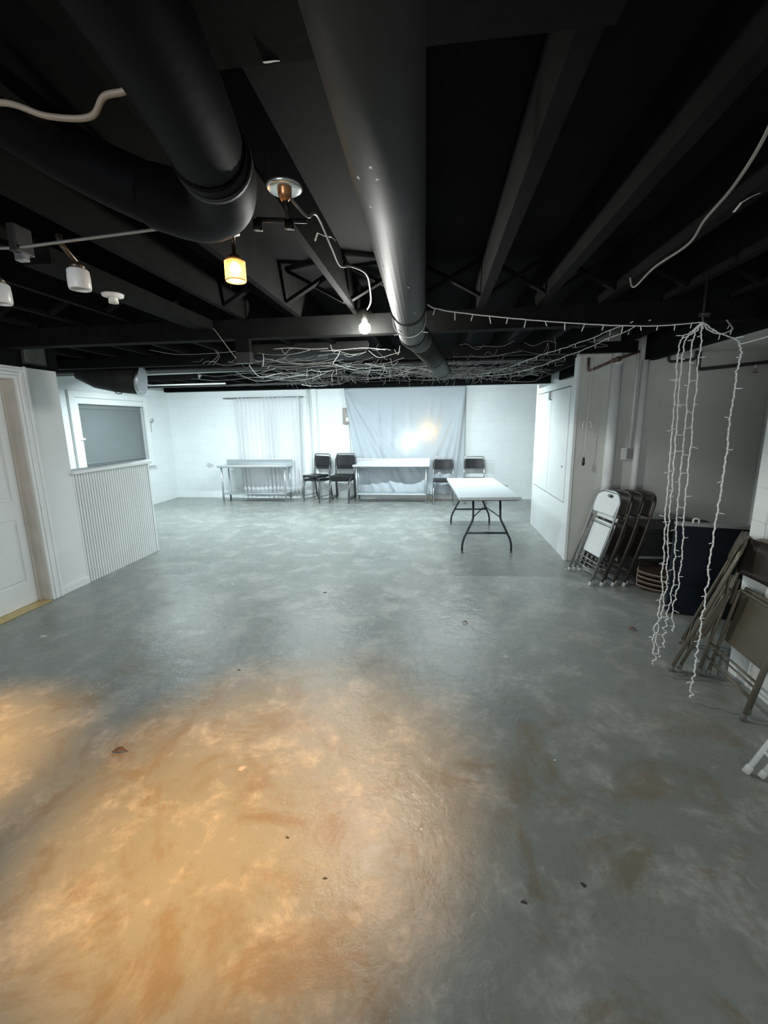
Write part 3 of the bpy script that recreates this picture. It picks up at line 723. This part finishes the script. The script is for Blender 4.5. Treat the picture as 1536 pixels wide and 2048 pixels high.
# lamps behind the sheet
for x, z, col, en, lab in ((-.55, 1.22, (1.0, .93, .80), 4.5, 'white wall bulb behind the hanging sheet'), (-.16, 1.42, (1.0, .42, .04), 5.5, 'warm wall bulb behind the hanging sheet')):
    t = thing('wall_bulb', lab, 'light bulb', (x, YF, z))
    MB().lathe([(.001, 0), (.024, 0), (.022, .012), (.010, .014)], (0, 0, 0), (0, -1, 0)).build('lampholder', 'ceramic', t)
    MB().lathe([(.010, .013), (.018, .022), (.016, .034), (.001, .038)], (0, 0, 0), (0, -1, 0), 14).build('bulb', 'white_emit' if z < 1.3 else 'warm_emit', t)
    light('POINT', 'wall bulb lamp', (x, YF - .044, z), en, col, .004)

eb = thing('electrical_box', 'beige metal electrical box on the far wall between curtain and sheet', 'electrical box', (-1.83, YF, 1.75))
MB().box(-.115, .115, -.06, 0, -.165, .165).build('box', 'beige_box', eb, .005)
MB().box(-.09, .09, -.068, -.055, -.14, .14).build('cover_plate', 'beige_box', eb, .004)
MB().box(-.05, .05, -.074, -.06, -.02, .06).build('outlet', 'grey_box', eb, .003)
MB().box(-.045, .045, -.078, -.06, -.11, -.03).build('socket_plate', 'ceramic', eb, .003)
pipe('thin white conduit dropping below the beige electrical box', [(-1.83, YF - .03, 1.58), (-1.82, YF - .03, 1.3), (-1.80, YF - .03, .0)], .012, 'conduit')
pipe('white vertical pipe on the far wall beside the curtain', [(-2.68, YF - .04, 2.31), (-2.66, YF - .04, .02)], .025, 'conduit')
cable('cable', 'thin white cable hanging down beside the white vertical pipe', [(-2.72, YF - .07, 2.31), (-2.62, YF - .08, 2.1), (-2.60, YF - .08, 1.6), (-2.57, YF - .08, .95)], .007, 'wire_white')
struct(MB().box(-2.60, -2.50, YF - .05, YF, 0, 2.31).build('trim_7', 'white'))
hkx = thing('wall_hook', 'grey metal hook on the side wall beside the boarded window', 'hook', (XL, 8.53, 1.62))
MB().box(0, .012, -.02, .02, -.14, .10).build('plate', 'grey_box', hkx, .003)
MB().tube(bez([(.01, 0, .06), (.06, 0, .07), (.075, 0, .11), (.05, 0, .13)], 4), .012, 8).build('hook', 'grey_box', hkx)
def splat(label, c, rr, nrm, mat='smudge'):
    m = MB(); n = 18; vs = [(0, 0)]
    for k in range(n):
        a = 2 * PI * k / n; q = rr * random.uniform(.6, 1.1); vs.append((q * math.cos(a), q * .7 * math.sin(a)))
    ptsv = [(c[0] + a, c[1] - .0015, c[2] + b_) for a, b_ in vs]
    m.add(ptsv + [(a, b_ + .0015, c_) for a, b_, c_ in ptsv], [(0, k, k % n + 1) for k in range(1, n + 1)] + [(n + 1, n + 1 + k % n + 1, n + 1 + k) for k in range(1, n + 1)] + [(k, n + 1 + k, n + 1 + k % n + 1, k % n + 1) for k in range(1, n + 1)])
    return tag(m.build('smudge', mat), label, 'stain')
splat('faint grey smudge on the far wall beside the steel table', (-5.0, YF, .72), .09, None)
splat('round grey scuff low on the far wall near the tall cabinet', (1.45, YF, .27), .06, None)

# ------------------------------------------------------------------ steel work tables
def work_table(label, x0, x1, y0, y1, h, rot, splash):
    cx, cy = (x0 + x1) / 2, (y0 + y1) / 2; a, b_ = (x1 - x0) / 2, (y1 - y0) / 2
    t = thing('work_table', label, 'table', (cx, cy, 0), rot)
    MB().box(-a, a, -b_, b_, h - .04, h).build('tabletop', 'steel', t, .006)
    if splash: MB().box(-a * .97, a, b_ - .02, b_, h, h + .10).build('backsplash', 'steel', t, .004)
    MB().box(-a + .05, a - .05, -b_ + .05, b_ - .05, .17, .195).build('undershelf', 'steel', t, .004)
    for sx in (-1, 1):
        for sy in (-1, 1):
            lg = MB().tube([(sx * (a - .07), sy * (b_ - .06), .03), (sx * (a - .07), sy * (b_ - .06), h - .04)], .019, 14).build('leg', 'steel', t)
            MB().lathe([(.012, 0), (.022, .004), (.019, .035)], (sx * (a - .07), sy * (b_ - .06), 0), seg=14).build('foot', 'grey_box', lg)
    return t
work_table('steel work table with backsplash standing before the pleated curtain', -4.50, -3.02, 8.58, 9.04, .775, .03, True)
work_table('steel work table standing before the hanging sheet', -1.66, -.12, 8.62, 9.0, .78, .0, True)

# ------------------------------------------------------------------ stacking chairs with black pads
def stack_chair(label, tube, pad, group):
    t = thing('stacking_chair', label, 'chair', (0, 0, 0), 0, group)
    r = .010
    for s in (-1, 1):
        # rear leg and back upright in one run, front leg
        MB().tube(fillet([(s * .205, .24, .0), (s * .20, .17, .45), (s * .20, .22, .80)], .08), r, 10).build('rear_leg', tube, t)
        MB().tube(fillet([(s * .205, -.22, 0), (s * .20, -.17, .43)], .05), r, 10).build('front_leg', tube, t)
        MB().tube([(s * .20, -.18, .43), (s * .20, .18, .45)], r, 10).build('side_rail', tube, t)
        for y in (-.215, .235): MB().lathe([(.012, 0), (.014, .004), (.013, .025)], (s * .205, y, 0), seg=10).build('foot', 'rubber', t)
        MB().tube([(s * .203, -.20, .055), (s * .203, .228, .06)], .007, 8).build('stretcher', tube, t)
    MB().tube(fillet([(-.20, .22, .80), (-.20, .235, .90), (.20, .235, .90), (.20, .22, .80)], .05), r, 10).build('back_frame', tube, t)
    bk = MB(); N = 10; vs = []
    for j, (z, dy) in enumerate(((.66, 0), (.86, .015))):
        for i in range(N + 1):
            u = i / N * 2 - 1; vs += [(u * .18, .195 + dy + .02 * (1 - u * u), z), (u * .18, .22 + dy + .02 * (1 - u * u), z)]
    n1 = 2 * (N + 1); fs = []
    for i in range(N):
        a = 2 * i
        fs += [(a, a + 2, n1 + a + 2, n1 + a), (a + 1, n1 + a + 1, n1 + a + 3, a + 3), (a, a + 1, a + 3, a + 2), (n1 + a, n1 + a + 2, n1 + a + 3, n1 + a + 1)]
    fs += [(0, n1, n1 + 1, 1), (2 * N, 2 * N + 1, n1 + 2 * N + 1, n1 + 2 * N)]
    bk.add(vs, fs); bk.build('backrest', pad, t, .008)
    MB().box(-.195, .195, -.21, .17, .445, .49).build('seat', pad, t, .015, 3)
    return t
GA = 'black padded stacking chairs by the far wall'
ch = stack_chair('black padded chair on top of the short stack beside the pleated curtain', 'tube_dark', 'vinyl', GA)
ch.location = (-2.47, 8.85, .075); ch.rotation_euler = (0, 0, -.42)
c2 = dup(ch, 'lower black padded chair of the short stack beside the pleated curtain'); c2.location = (-2.455, 8.87, 0)
nm = ['bottom', 'second from the bottom', 'third from the bottom', 'topmost']
for k in range(4):
    c = dup(ch, 'black padded chair, %s of the taller stack beside the hanging sheet' % nm[k])
    c.location = (-1.93 + .012 * k, 8.83 - .014 * k, .025 * k if k < 3 else .082); c.rotation_euler = (0, 0, -.12)
c = cc = stack_chair('chrome framed chair with dark pads standing beside the work table before the sheet', 'chrome', 'vinyl', GA); c.location = (.155, 8.72, 0); c.rotation_euler = (0, 0, .03)
c = dup(cc, 'chrome framed chair with dark pads standing behind the light grey folding table'); c.location = (.78, 8.86, 0); c.rotation_euler = (0, 0, .02)

# ------------------------------------------------------------------ folding table
ft = thing('folding_table', 'light grey folding table with black wishbone legs', 'table', (.59, 6.10, 0), math.radians(3.2))
TW, TL, TH = .365, .915, .725
MB().box(-TW, TW, -TL, TL, TH - .042, TH).build('tabletop', 'tabletop', ft, .014, 3)
MB().box(-TW + .03, TW - .03, -TL + .03, TL - .03, TH - .052, TH - .04).build('underframe', 'tableleg', ft, .004)
for s in (-1, 1):
    y = s * .77
    for k in (-1, 1):
        pts = [(k * .165, y - s * .10, TH - .05), (k * .165, y - s * .05, .42), (k * .20, y - s * .03, .35), (k * .285, y - s * .01, .17), (k * .30, y, .10), (k * .30, y, .0)]
        lg = MB().tube(fillet(pts, .06), .014, 12).build('leg', 'tableleg', ft)
        MB().lathe([(.015, 0), (.017, .005), (.016, .03)], (k * .30, y, 0), seg=12).build('foot', 'rubber', lg)
        MB().tube([(k * .165, y - s * .055, .44), (k * .02, y - s * .22, .53)], .007, 8).build('brace', 'tableleg', ft)
    MB().tube([(-.245, y - s * .015, .25), (.245, y - s * .015, .25)], .013, 10).build('crossbar', 'tableleg', ft)
    MB().tube([(0, y - s * .20, .525), (0, y - s * .46, TH - .055)], .009, 8).build('support_strut', 'tableleg', ft)

# ------------------------------------------------------------------ built-in cabinet
cb = thing('tall_cabinet', 'tall white built-in cabinet with two doors above a plain base panel', 'cabinet', (1.5, 6.09, 0))
MB().box(.06, .66, -.92, .92, 0, 2.05).build('body', 'white2', cb, .004)
MB().box(0, .06, -.92, .92, 0, .64).build('base_panel', 'white2', cb, .002)
MB().box(-.004, .06, -.92, -.82, .641, 2.06).build('stile', 'white2', cb, .002)
MB().box(-.004, .06, .82, .92, .641, 2.12).build('stile', 'white2', cb, .002)
MB().box(-.004, .06, -.819, .819, 1.98, 2.06).build('top_rail', 'white2', cb, .002)
for s in (-1, 1):
    a, b_ = (-.808, -.008) if s < 0 else (.008, .808)
    dd = MB().box(-.010, .012, a, b_, .655, 1.968).build('door', 'white2', cb, .003)
    MB().tube([(-.016, s * .03, 1.86), (-.034, s * .03, 1.87), (-.034, s * .03, 1.96), (-.016, s * .03, 1.97)], .007, 8).build('handle', 'grey_box', dd)
MB().lathe([(.001, .012), (.01, .01), (.012, 0)], (-.012, -.68, 1.06), (-1, 0, 0), 12).build('lock', 'chrome', cb)

# ------------------------------------------------------------------ pipes and cord on the partition
PF = PY - .03
pv = thing('drain_pipe', 'thick white vertical pipe on the grey partition, the wider of two', 'pipe', (1.87, PF - .06, 0))
MB().tube([(0, 0, 0), (0, 0, 2.3)], .054, 20).build('pipe', 'conduit', pv)
MB().tube([(0, 0, 2.17), (0, 0, 2.24)], .060, 20).build('coupling', 'conduit', pv)
MB().tube([(0, 0, 2.22), (0, 0, 2.37)], .05, 20).build('coupling', 'rust', pv)
pipe('thick white conduit on the partition near the alcove edge', [(2.155, PF - .04, 0), (2.155, PF - .04, 2.2)], .036, 'conduit')
pipe('thin white conduit running down into the outlet box', [(2.085, PF - .025, 1.30), (2.085, PF - .025, 2.34)], .016, 'conduit')
ob = thing('outlet_box', 'small grey and white outlet box at the foot of the thin conduit', 'outlet', (2.07, PF, 1.235))
MB().box(-.075, .045, -.05, 0, -.065, .065).build('box', 'white2', ob, .004)
MB().box(-.02, .045, -.056, -.045, -.058, .058).build('cover_plate', 'grey_box', ob, .003)
pipe('brown pipe bending across the top of the grey partition', [(1.585, PF - .05, 2.24), (1.585, PF - .05, 2.10), (1.82, PF - .12, 2.20), (2.06, PF - .10, 2.28)], .014, 'rust')
vlv = tag(MB().lathe([(.001, -.05), (.022, -.045), (.026, -.02), (.016, 0), (.026, .02), (.022, .045), (.001, .05)], (1.83, PF - .14, 2.20), (1, 0, .25), 12).lathe([(.001, 0), (.028, .004), (.028, .012), (.001, .016)], (1.83, PF - .17, 2.20), (0, -1, 0), 12).tube([(1.83, PF - .14, 2.2), (1.83, PF - .175, 2.2)], .006, 6).build('pipe_valve', 'rust'), 'rusty valve on the brown pipe at the head of the wide white pipe', 'valve')
pipe('dark pipe dropping into the alcove and running along its back wall', [(2.66, PF - .06, 2.275), (2.66, PF - .06, 2.09), (3.38, PF - .06, 2.15)], .018, 'black_pipe')
pipe('short dark pipe loop below the soffit at the alcove corner', [(2.36, PF - .08, 2.275), (2.36, PF - .08, 2.17), (2.62, PF - .08, 2.19), (2.62, PF - .08, 2.275)], .014, 'black_pipe')
spk = thing('sprinkler_head', 'white sprinkler head below the dark alcove pipe', 'sprinkler', (3.2, PF - .06, 2.09))
MB().tube([(0, 0, .05), (0, 0, 0)], .012, 10).build('stem', 'ceramic', spk)
MB().lathe([(.001, -.04), (.03, -.042), (.03, -.045), (.001, -.046)], seg=12).tube([(-.012, 0, 0), (-.014, 0, -.025), (0, 0, -.042)], .003, 6).tube([(.012, 0, 0), (.014, 0, -.025), (0, 0, -.042)], .003, 6).build('deflector', 'rust', spk)
pc = thing('pull_cord', 'white pull cord with a bow and black handle hanging by the cabinet', 'pull cord', (1.60, 4.95, 2.37))
MB().tube([(0, 0, 0), (-.005, 0, -.5), (-.012, 0, -.8), (-.02, 0, -1.17)], .0035, 8).build('cord', 'wire_white', pc)
for s in (-1, 1):
    MB().tube(bez([(-.012, -.004, -.80), (s * .03 - .012, -.01, -.785), (s * .045 - .012, -.01, -.83), (s * .035 - .012, -.006, -.86)], 4), .006, 6).build('bow', 'wire_white', pc)
MB().lathe([(.003, 0), (.011, -.008), (.016, -.06), (.014, -.085), (.001, -.09)], (-.02, 0, -1.165), seg=14).build('handle', 'vinyl', pc)

# ------------------------------------------------------------------ folding chairs (folded flat)
def fold_chair(label, style, group=None):
    """local frame: x across the chair, z up along it, +y is the side its back turns to; folded flat"""
    tube, plate, foot = {'white': ('grey_tube', 'white_plastic', 'rubber_white'), 'brown': ('brown_metal', 'brown_metal', 'rubber_white'), 'tan': ('tan_tube', 'tan_metal', 'rubber'), 'mixed': ('tan_tube', 'tan_metal', 'rubber'), 'pale': ('white_plastic', 'white_plastic', 'rubber_white')}[style]
    t = thing('folding_chair', label, 'chair', (0, 0, 0), 0, group)
    r = .0115
    P = fillet([(-.225, 0, .0), (-.225, 0, .55), (-.205, 0, .93), (.205, 0, .93), (.225, 0, .55), (.225, 0, 0)], .13, 8)
    MB().tube(P, r, 10).build('front_frame', tube, t)
    MB().tube(fillet([(-.195, -.035, .03), (-.195, -.033, .60), (.195, -.033, .60), (.195, -.035, .03)], .03), r * .95, 10).build('rear_frame', tube, t)
    for z in (.13, .22): MB().tube([(-.225, 0, z), (.225, 0, z)], .007, 8).build('crossbar', tube, t)
    for z in (.10, .17): MB().tube([(-.195, -.035, z), (.195, -.035, z)], .006, 8).build('crossbar', tube, t)
    for s in (-1, 1):
        MB().lathe([(.001, 0), (.0165, .0), (.015, .035), (.012, .04)], (s * .225, 0, -.004), seg=12).build('foot', foot, t)
        MB().lathe([(.001, 0), (.015, .0), (.014, .03), (.012, .035)], (s * .195, -.035, .022), seg=12).build('foot', foot, t)
        MB().bar((s * .208, -.018, .50), (s * .208, -.018, .66), .006, .02, (1, 0, 0)).build('hinge_link', tube, t)
    # backrest
    if style in ('white', 'pale'):
        pts = [(-.20, .70), (.20, .70)] + [(.20 * math.cos(a), .86 + .085 * math.sin(a)) for a in [i * PI / 14 for i in range(0, 15)]]
        ho = [(x, z) for x, z in pts]
        bk = MB(); n = len(ho)
        # panel with a handle slot: ring of faces round the slot
        sl = [(.055 * math.cos(a) * (1 if abs(math.cos(a)) > .3 else 1), .885 + .017 * math.sin(a)) for a in [2 * PI * k / 24 for k in range(24)]]
        def pol(p): return math.atan2(p[1] - .885, p[0])
        out = []
        for k in range(24):
            a = 2 * PI * k / 24; dx, dz = math.cos(a), math.sin(a)
            # march outwards to the outline
            best = None
            for i in range(n):
                x1, z1 = ho[i]; x2, z2 = ho[(i + 1) % n]
                den = dx * (z2 - z1) - dz * (x2 - x1)
                if abs(den) < 1e-9: continue
                tt = (x1 * (z2 - z1) - (z1 - .885) * (x2 - x1)) / den; uu = (x1 * dz - (z1 - .885) * dx) / den
                if tt > 0 and -1e-6 <= uu <= 1 + 1e-6 and (best is None or tt < best): best = tt
            out.append((dx * best, .885 + dz * best))
        vs = []
        for y in (-.014, .012):
            vs += [(x, y - .02 * (1 - (x / .2) ** 2), z) for x, z in out]
            vs += [(x, y - .02 * (1 - (x / .2) ** 2), z) for x, z in sl]
        fs = []
        for k in range(24):
            k2 = (k + 1) % 24
            fs += [(k, k2, 24 + k2, 24 + k), (48 + k, 72 + k, 72 + k2, 48 + k2), (k, 48 + k, 48 + k2, k2), (24 + k, 24 + k2, 72 + k2, 72 + k)]
        bk.add(vs, fs); bk.build('backrest', plate, t, .003)
    else:
        bk = MB(); N = 12; vs = []
        for z, c in ((.70, .0), (.74, .010), (.84, .014), (.915, .012)):
            for i in range(N + 1):
                u = i / N * 2 - 1; vs.append((u * .205, c - .012 + .028 * u * u - .01, z))
        fs = [(j * (N + 1) + i, j * (N + 1) + i + 1, (j + 1) * (N + 1) + i + 1, (j + 1) * (N + 1) + i) for j in range(3) for i in range(N)]
        bk.add(vs, fs, True); ob_ = bk.build('backrest', 'brown_metal' if style == 'mixed' else plate, t); q = ob_.modifiers.new('thick', 'SOLIDIFY'); q.thickness = .006
    # seat folded up, its underside showing
    se = MB().box(-.185, .185, -.062, -.042, .27, .63)
    so_ = se.build('seat', plate, t, .012, 3)
    if style in ('white', 'pale'):
        rb_ = MB()
        for z in (.31, .42, .45, .59): rb_.box(-.165, .165, -.074, -.060, z, z + .012)
        for x in (-.16, -.05, .05, .15): rb_.box(x - .006, x + .006, -.072, -.060, .29, .61)
        rb_.build('seat_ribs', plate, so_, .002)
        MB().box(-.18, .18, -.064, -.044, .655, .70).build('seat_bracket', plate, t, .008)
    else:
        MB().tube(fillet([(-.175, -.064, .29), (-.175, -.064, .61), (.175, -.064, .61), (.175, -.064, .29)], .03), .006, 8).build('seat_edge', tube, so_)
    return t
def place(c, fa, fb, lean):
    """stand the chair on foot points fa (local -x) and fb (local +x), leaning back by the angle"""
    fa, fb = Vector(fa), Vector(fb); mid = (fa + fb) / 2
    xa = (fb - fa); xa.z = 0; xa.normalize()
    yb = Vector((0, 0, 1)).cross(xa)              # horizontal, the side it leans to
    z = Vector((0, 0, 1)) * math.cos(lean) + yb * math.sin(lean)
    y = z.cross(xa)
    R = Matrix((xa, y, z)).transposed().to_4x4(); R.translation = mid + Vector((0, 0, .006))
    c.matrix_world = R
    c.location = R.translation; c.rotation_euler = R.to_euler()
GB = 'folding chairs leaning in a row by the partition'
fw = fold_chair('white plastic folding chair at the front of the leaning row', 'white', GB)
# across direction runs away from the viewer; the chair faces the open floor and leans to the wall side
place(fw, (1.515, 4.265, 0), (1.44, 4.735, 0), -.29)
fb0 = fold_chair('dark brown folding chair directly behind the white folding chair', 'brown', GB)
bl = ['dark brown folding chair directly behind the white folding chair', 'dark brown folding chair in the middle of the leaning row', 'dark brown folding chair last in the leaning row, next to the trunk']
for k in range(3):
    c = fb0 if k == 0 else dup(fb0, bl[k], GB)
    place(c, (1.515 + .105 * (k + 1), 4.262 + .008 * k, 0), (1.44 + .105 * (k + 1), 4.73, 0), -.29)
GT = 'tan folding chairs by the block wall'
ft0 = fold_chair('tan folding chair leaning by the end of the block wall, seen edge on', 'tan', GT)
place(ft0, (1.52, 2.765, 0), (1.775, 3.15, 0), -.30)
ft1 = fold_chair('tan folding chair with dark backrest and broad tan seat leaning on the block wall', 'mixed', GT); place(ft1, (1.655, 2.295, 0), (1.675, 2.745, 0), -.19)
fp = fold_chair('pale folding chair mostly outside the picture, only its foot showing', 'pale'); place(fp, (1.41, 1.45, 0), (1.43, 1.92, 0), -.42)

# ------------------------------------------------------------------ things in the alcove
npn = thing('navy_panel', 'dark navy upholstered panel with grey top edge standing in the alcove', 'panel', (1.93, 3.68, 0), math.radians(-14))
MB().box(0, .64, 0, .07, .01, .755).build('panel', 'navy', npn, .006)
MB().box(0, .64, -.004, .074, .755, .78).build('top_edge', 'grey_edge', npn, .004)
MB().tube(bez([(.12, .03, .775), (.12, .03, .81), (.155, .03, .81), (.155, .03, .775)], 4), .007, 8).build('hook', 'ceramic', npn)
tk = thing('trunk', 'low black trunk with a pale strip in the alcove behind the chairs', 'trunk', (2.42, 4.82, 0))
MB().box(-.36, .5, -.24, .22, .0, .46).build('body', 'trunk', tk, .01)
MB().box(-.37, .51, -.25, .23, .46, .51).build('lid', 'trunk', tk, .012)
MB().box(-.36, .5, -.256, -.238, .20, .225).build('strip', 'grey_edge', tk, .003)
fcs = None
for k in range(4):
    lab = 'reddish brown folded seat, %s in the low pile before the trunk' % ('bottom', 'second from the bottom', 'third from the bottom', 'topmost')[k]
    if k == 0:
        fcs = thing('folded_seat', lab, 'seat', (0, 0, 0), 0, 'folded seats piled by the trunk')
        g = MB(); N = 10; vs = []
        for i in range(N + 1):
            u = i / N * 2 - 1
            for y in (-.2, .2):
                vs += [(u * .21, y, .03 * u * u), (u * .21, y, .03 * u * u + .026)]
        fs = []
        for i in range(N):
            a = 4 * i
            fs += [(a, a + 4, a + 6, a + 2), (a + 1, a + 3, a + 7, a + 5), (a, a + 1, a + 5, a + 4), (a + 2, a + 6, a + 7, a + 3)]
        fs += [(0, 2, 3, 1), (4 * N, 4 * N + 1, 4 * N + 3, 4 * N + 2)]
        g.add(vs, fs); g.build('cushion', 'stack_brown', fcs, .006)
        MB().tube([(u * .212, -.202, .03 * u * u + .024) for u in [i / 5 - 1 for i in range(11)]], .006, 6).build('edging', 'stack_edge', fcs)
        MB().tube([(-.212, -.2, .054), (-.212, .2, .054)], .006, 6).build('edging', 'stack_edge', fcs)
        c = fcs
    else: c = dup(fcs, lab)
    c.location = (2.19 + random.uniform(-.008, .008), 4.30 + random.uniform(-.008, .008), .002 + .046 * k); c.rotation_euler = (0, 0, -.45 + random.uniform(-.03, .03))

# ------------------------------------------------------------------ bits on the floor
def bit(label, x, y, r, mat, flat=.35, name='grit'):
    m = MB(); n = 9; k3 = 4; vs = []
    sd = random.random() * 6
    for j in range(k3 + 1):
        th = PI / 2 * j / k3
        for k in range(n):
            a = 2 * PI * k / n; q = r * math.cos(th) * (1 + .3 * math.sin(2 * a + sd) + .15 * math.sin(3 * a + sd * 2)) + 1e-4
            vs.append((x + q * math.cos(a), y + q * math.sin(a) * .75, r * flat * math.sin(th)))
    fs = [(j * n + k, j * n + (k + 1) % n, (j + 1) * n + (k + 1) % n, (j + 1) * n + k) for j in range(k3) for k in range(n)] + [tuple(reversed(range(n)))]
    m.add(vs, fs, True)
    return tag(m.build(name, mat), label, 'debris')
def leaf(label, x, y, L, ang):
    m = MB(); n = 8; vs = []
    for i in range(n + 1):
        u = i / n; w = L * .22 * math.sin(PI * min(1, u * 1.02 + .02)) + .0006; z = .002 + .012 * math.sin(PI * u)
        for s in (-1, 0, 1): vs.append((u * L - L / 2, s * w, z + (.006 if s else 0)))
    fs = [(3 * i + k, 3 * i + k + 1, 3 * (i + 1) + k + 1, 3 * (i + 1) + k) for i in range(n) for k in (0, 1)]
    m.add(vs, fs, True)
    o = m.build('dry_leaf', 'leaf'); o.location = (x, y, 0); o.rotation_euler = (0, 0, ang)
    q = o.modifiers.new('thick', 'SOLIDIFY'); q.thickness = .0015
    return tag(o, label, 'leaf')
leaf('dry brown leaf lying on the warm lit floor', -1.558, 1.737, .075, .2)
leaf('dark curled leaf on the floor before the folding table', .246, 3.337, .05, -.5)
leaf('dark leaf on the floor near the hanging string lights', 1.525, 3.337, .06, .4)
for x, y, r_, mt, lab in ((.104, 2.959, .014, 'chip', 'pale chip on the floor nearest the dark curled leaf'), (.311, 1.233, .009, 'crumb', 'dark crumb, nearer the camera of the two on the dark floor'), (.529, 1.313, .010, 'crumb', 'dark crumb, nearer the block wall of the two on the dark floor'),
                          (-.043, 1.471, .006, 'chip', 'tiny bright chip beside the warm lit floor'), (-.381, 1.24, .007, 'crumb', 'dark crumb low in the warm lit floor'), (-1.289, 2.512, .010, 'crumb', 'dark speck at the far edge of the warm lit floor'),
                          (.582, 1.902, .007, 'chip', 'tiny pale chip alone on the dark floor'), (-1.053, 3.892, .016, 'crumb', 'dark speck in the middle of the grey floor'), (-3.038, 2.823, .022, 'chip', 'pale paint chip on the floor in front of the panelled door'),
                          (-.568, 1.379, .007, 'crumb', 'small dark crumb in the brightest warm lit floor'), (1.541 - .12, 4.869 - .1, .018, 'chip', 'pale chip on the floor between the tall cabinet and folding chairs'), (-1.129, 3.018, .010, 'chip', 'pale speck in the grey floor before the half wall'), (-.136, 2.88, .010, 'chip', 'small pale speck near the larger pale chip')):
    bit(lab, x, y, r_, mt, .35, 'paint_chip' if mt == 'chip' else 'grit')

# ------------------------------------------------------------------ world and view
wd = bpy.data.worlds.new('world'); sc.world = wd; wd.use_nodes = True
wd.node_tree.nodes['Background'].inputs[0].default_value = (.5, .55, .6, 1); wd.node_tree.nodes['Background'].inputs[1].default_value = .02
sc.view_settings.view_transform = 'Standard'; sc.view_settings.look = 'None'; sc.view_settings.gamma = 1.0
sc.view_settings.use_curve_mapping = False; sc.view_settings.exposure = 0.3
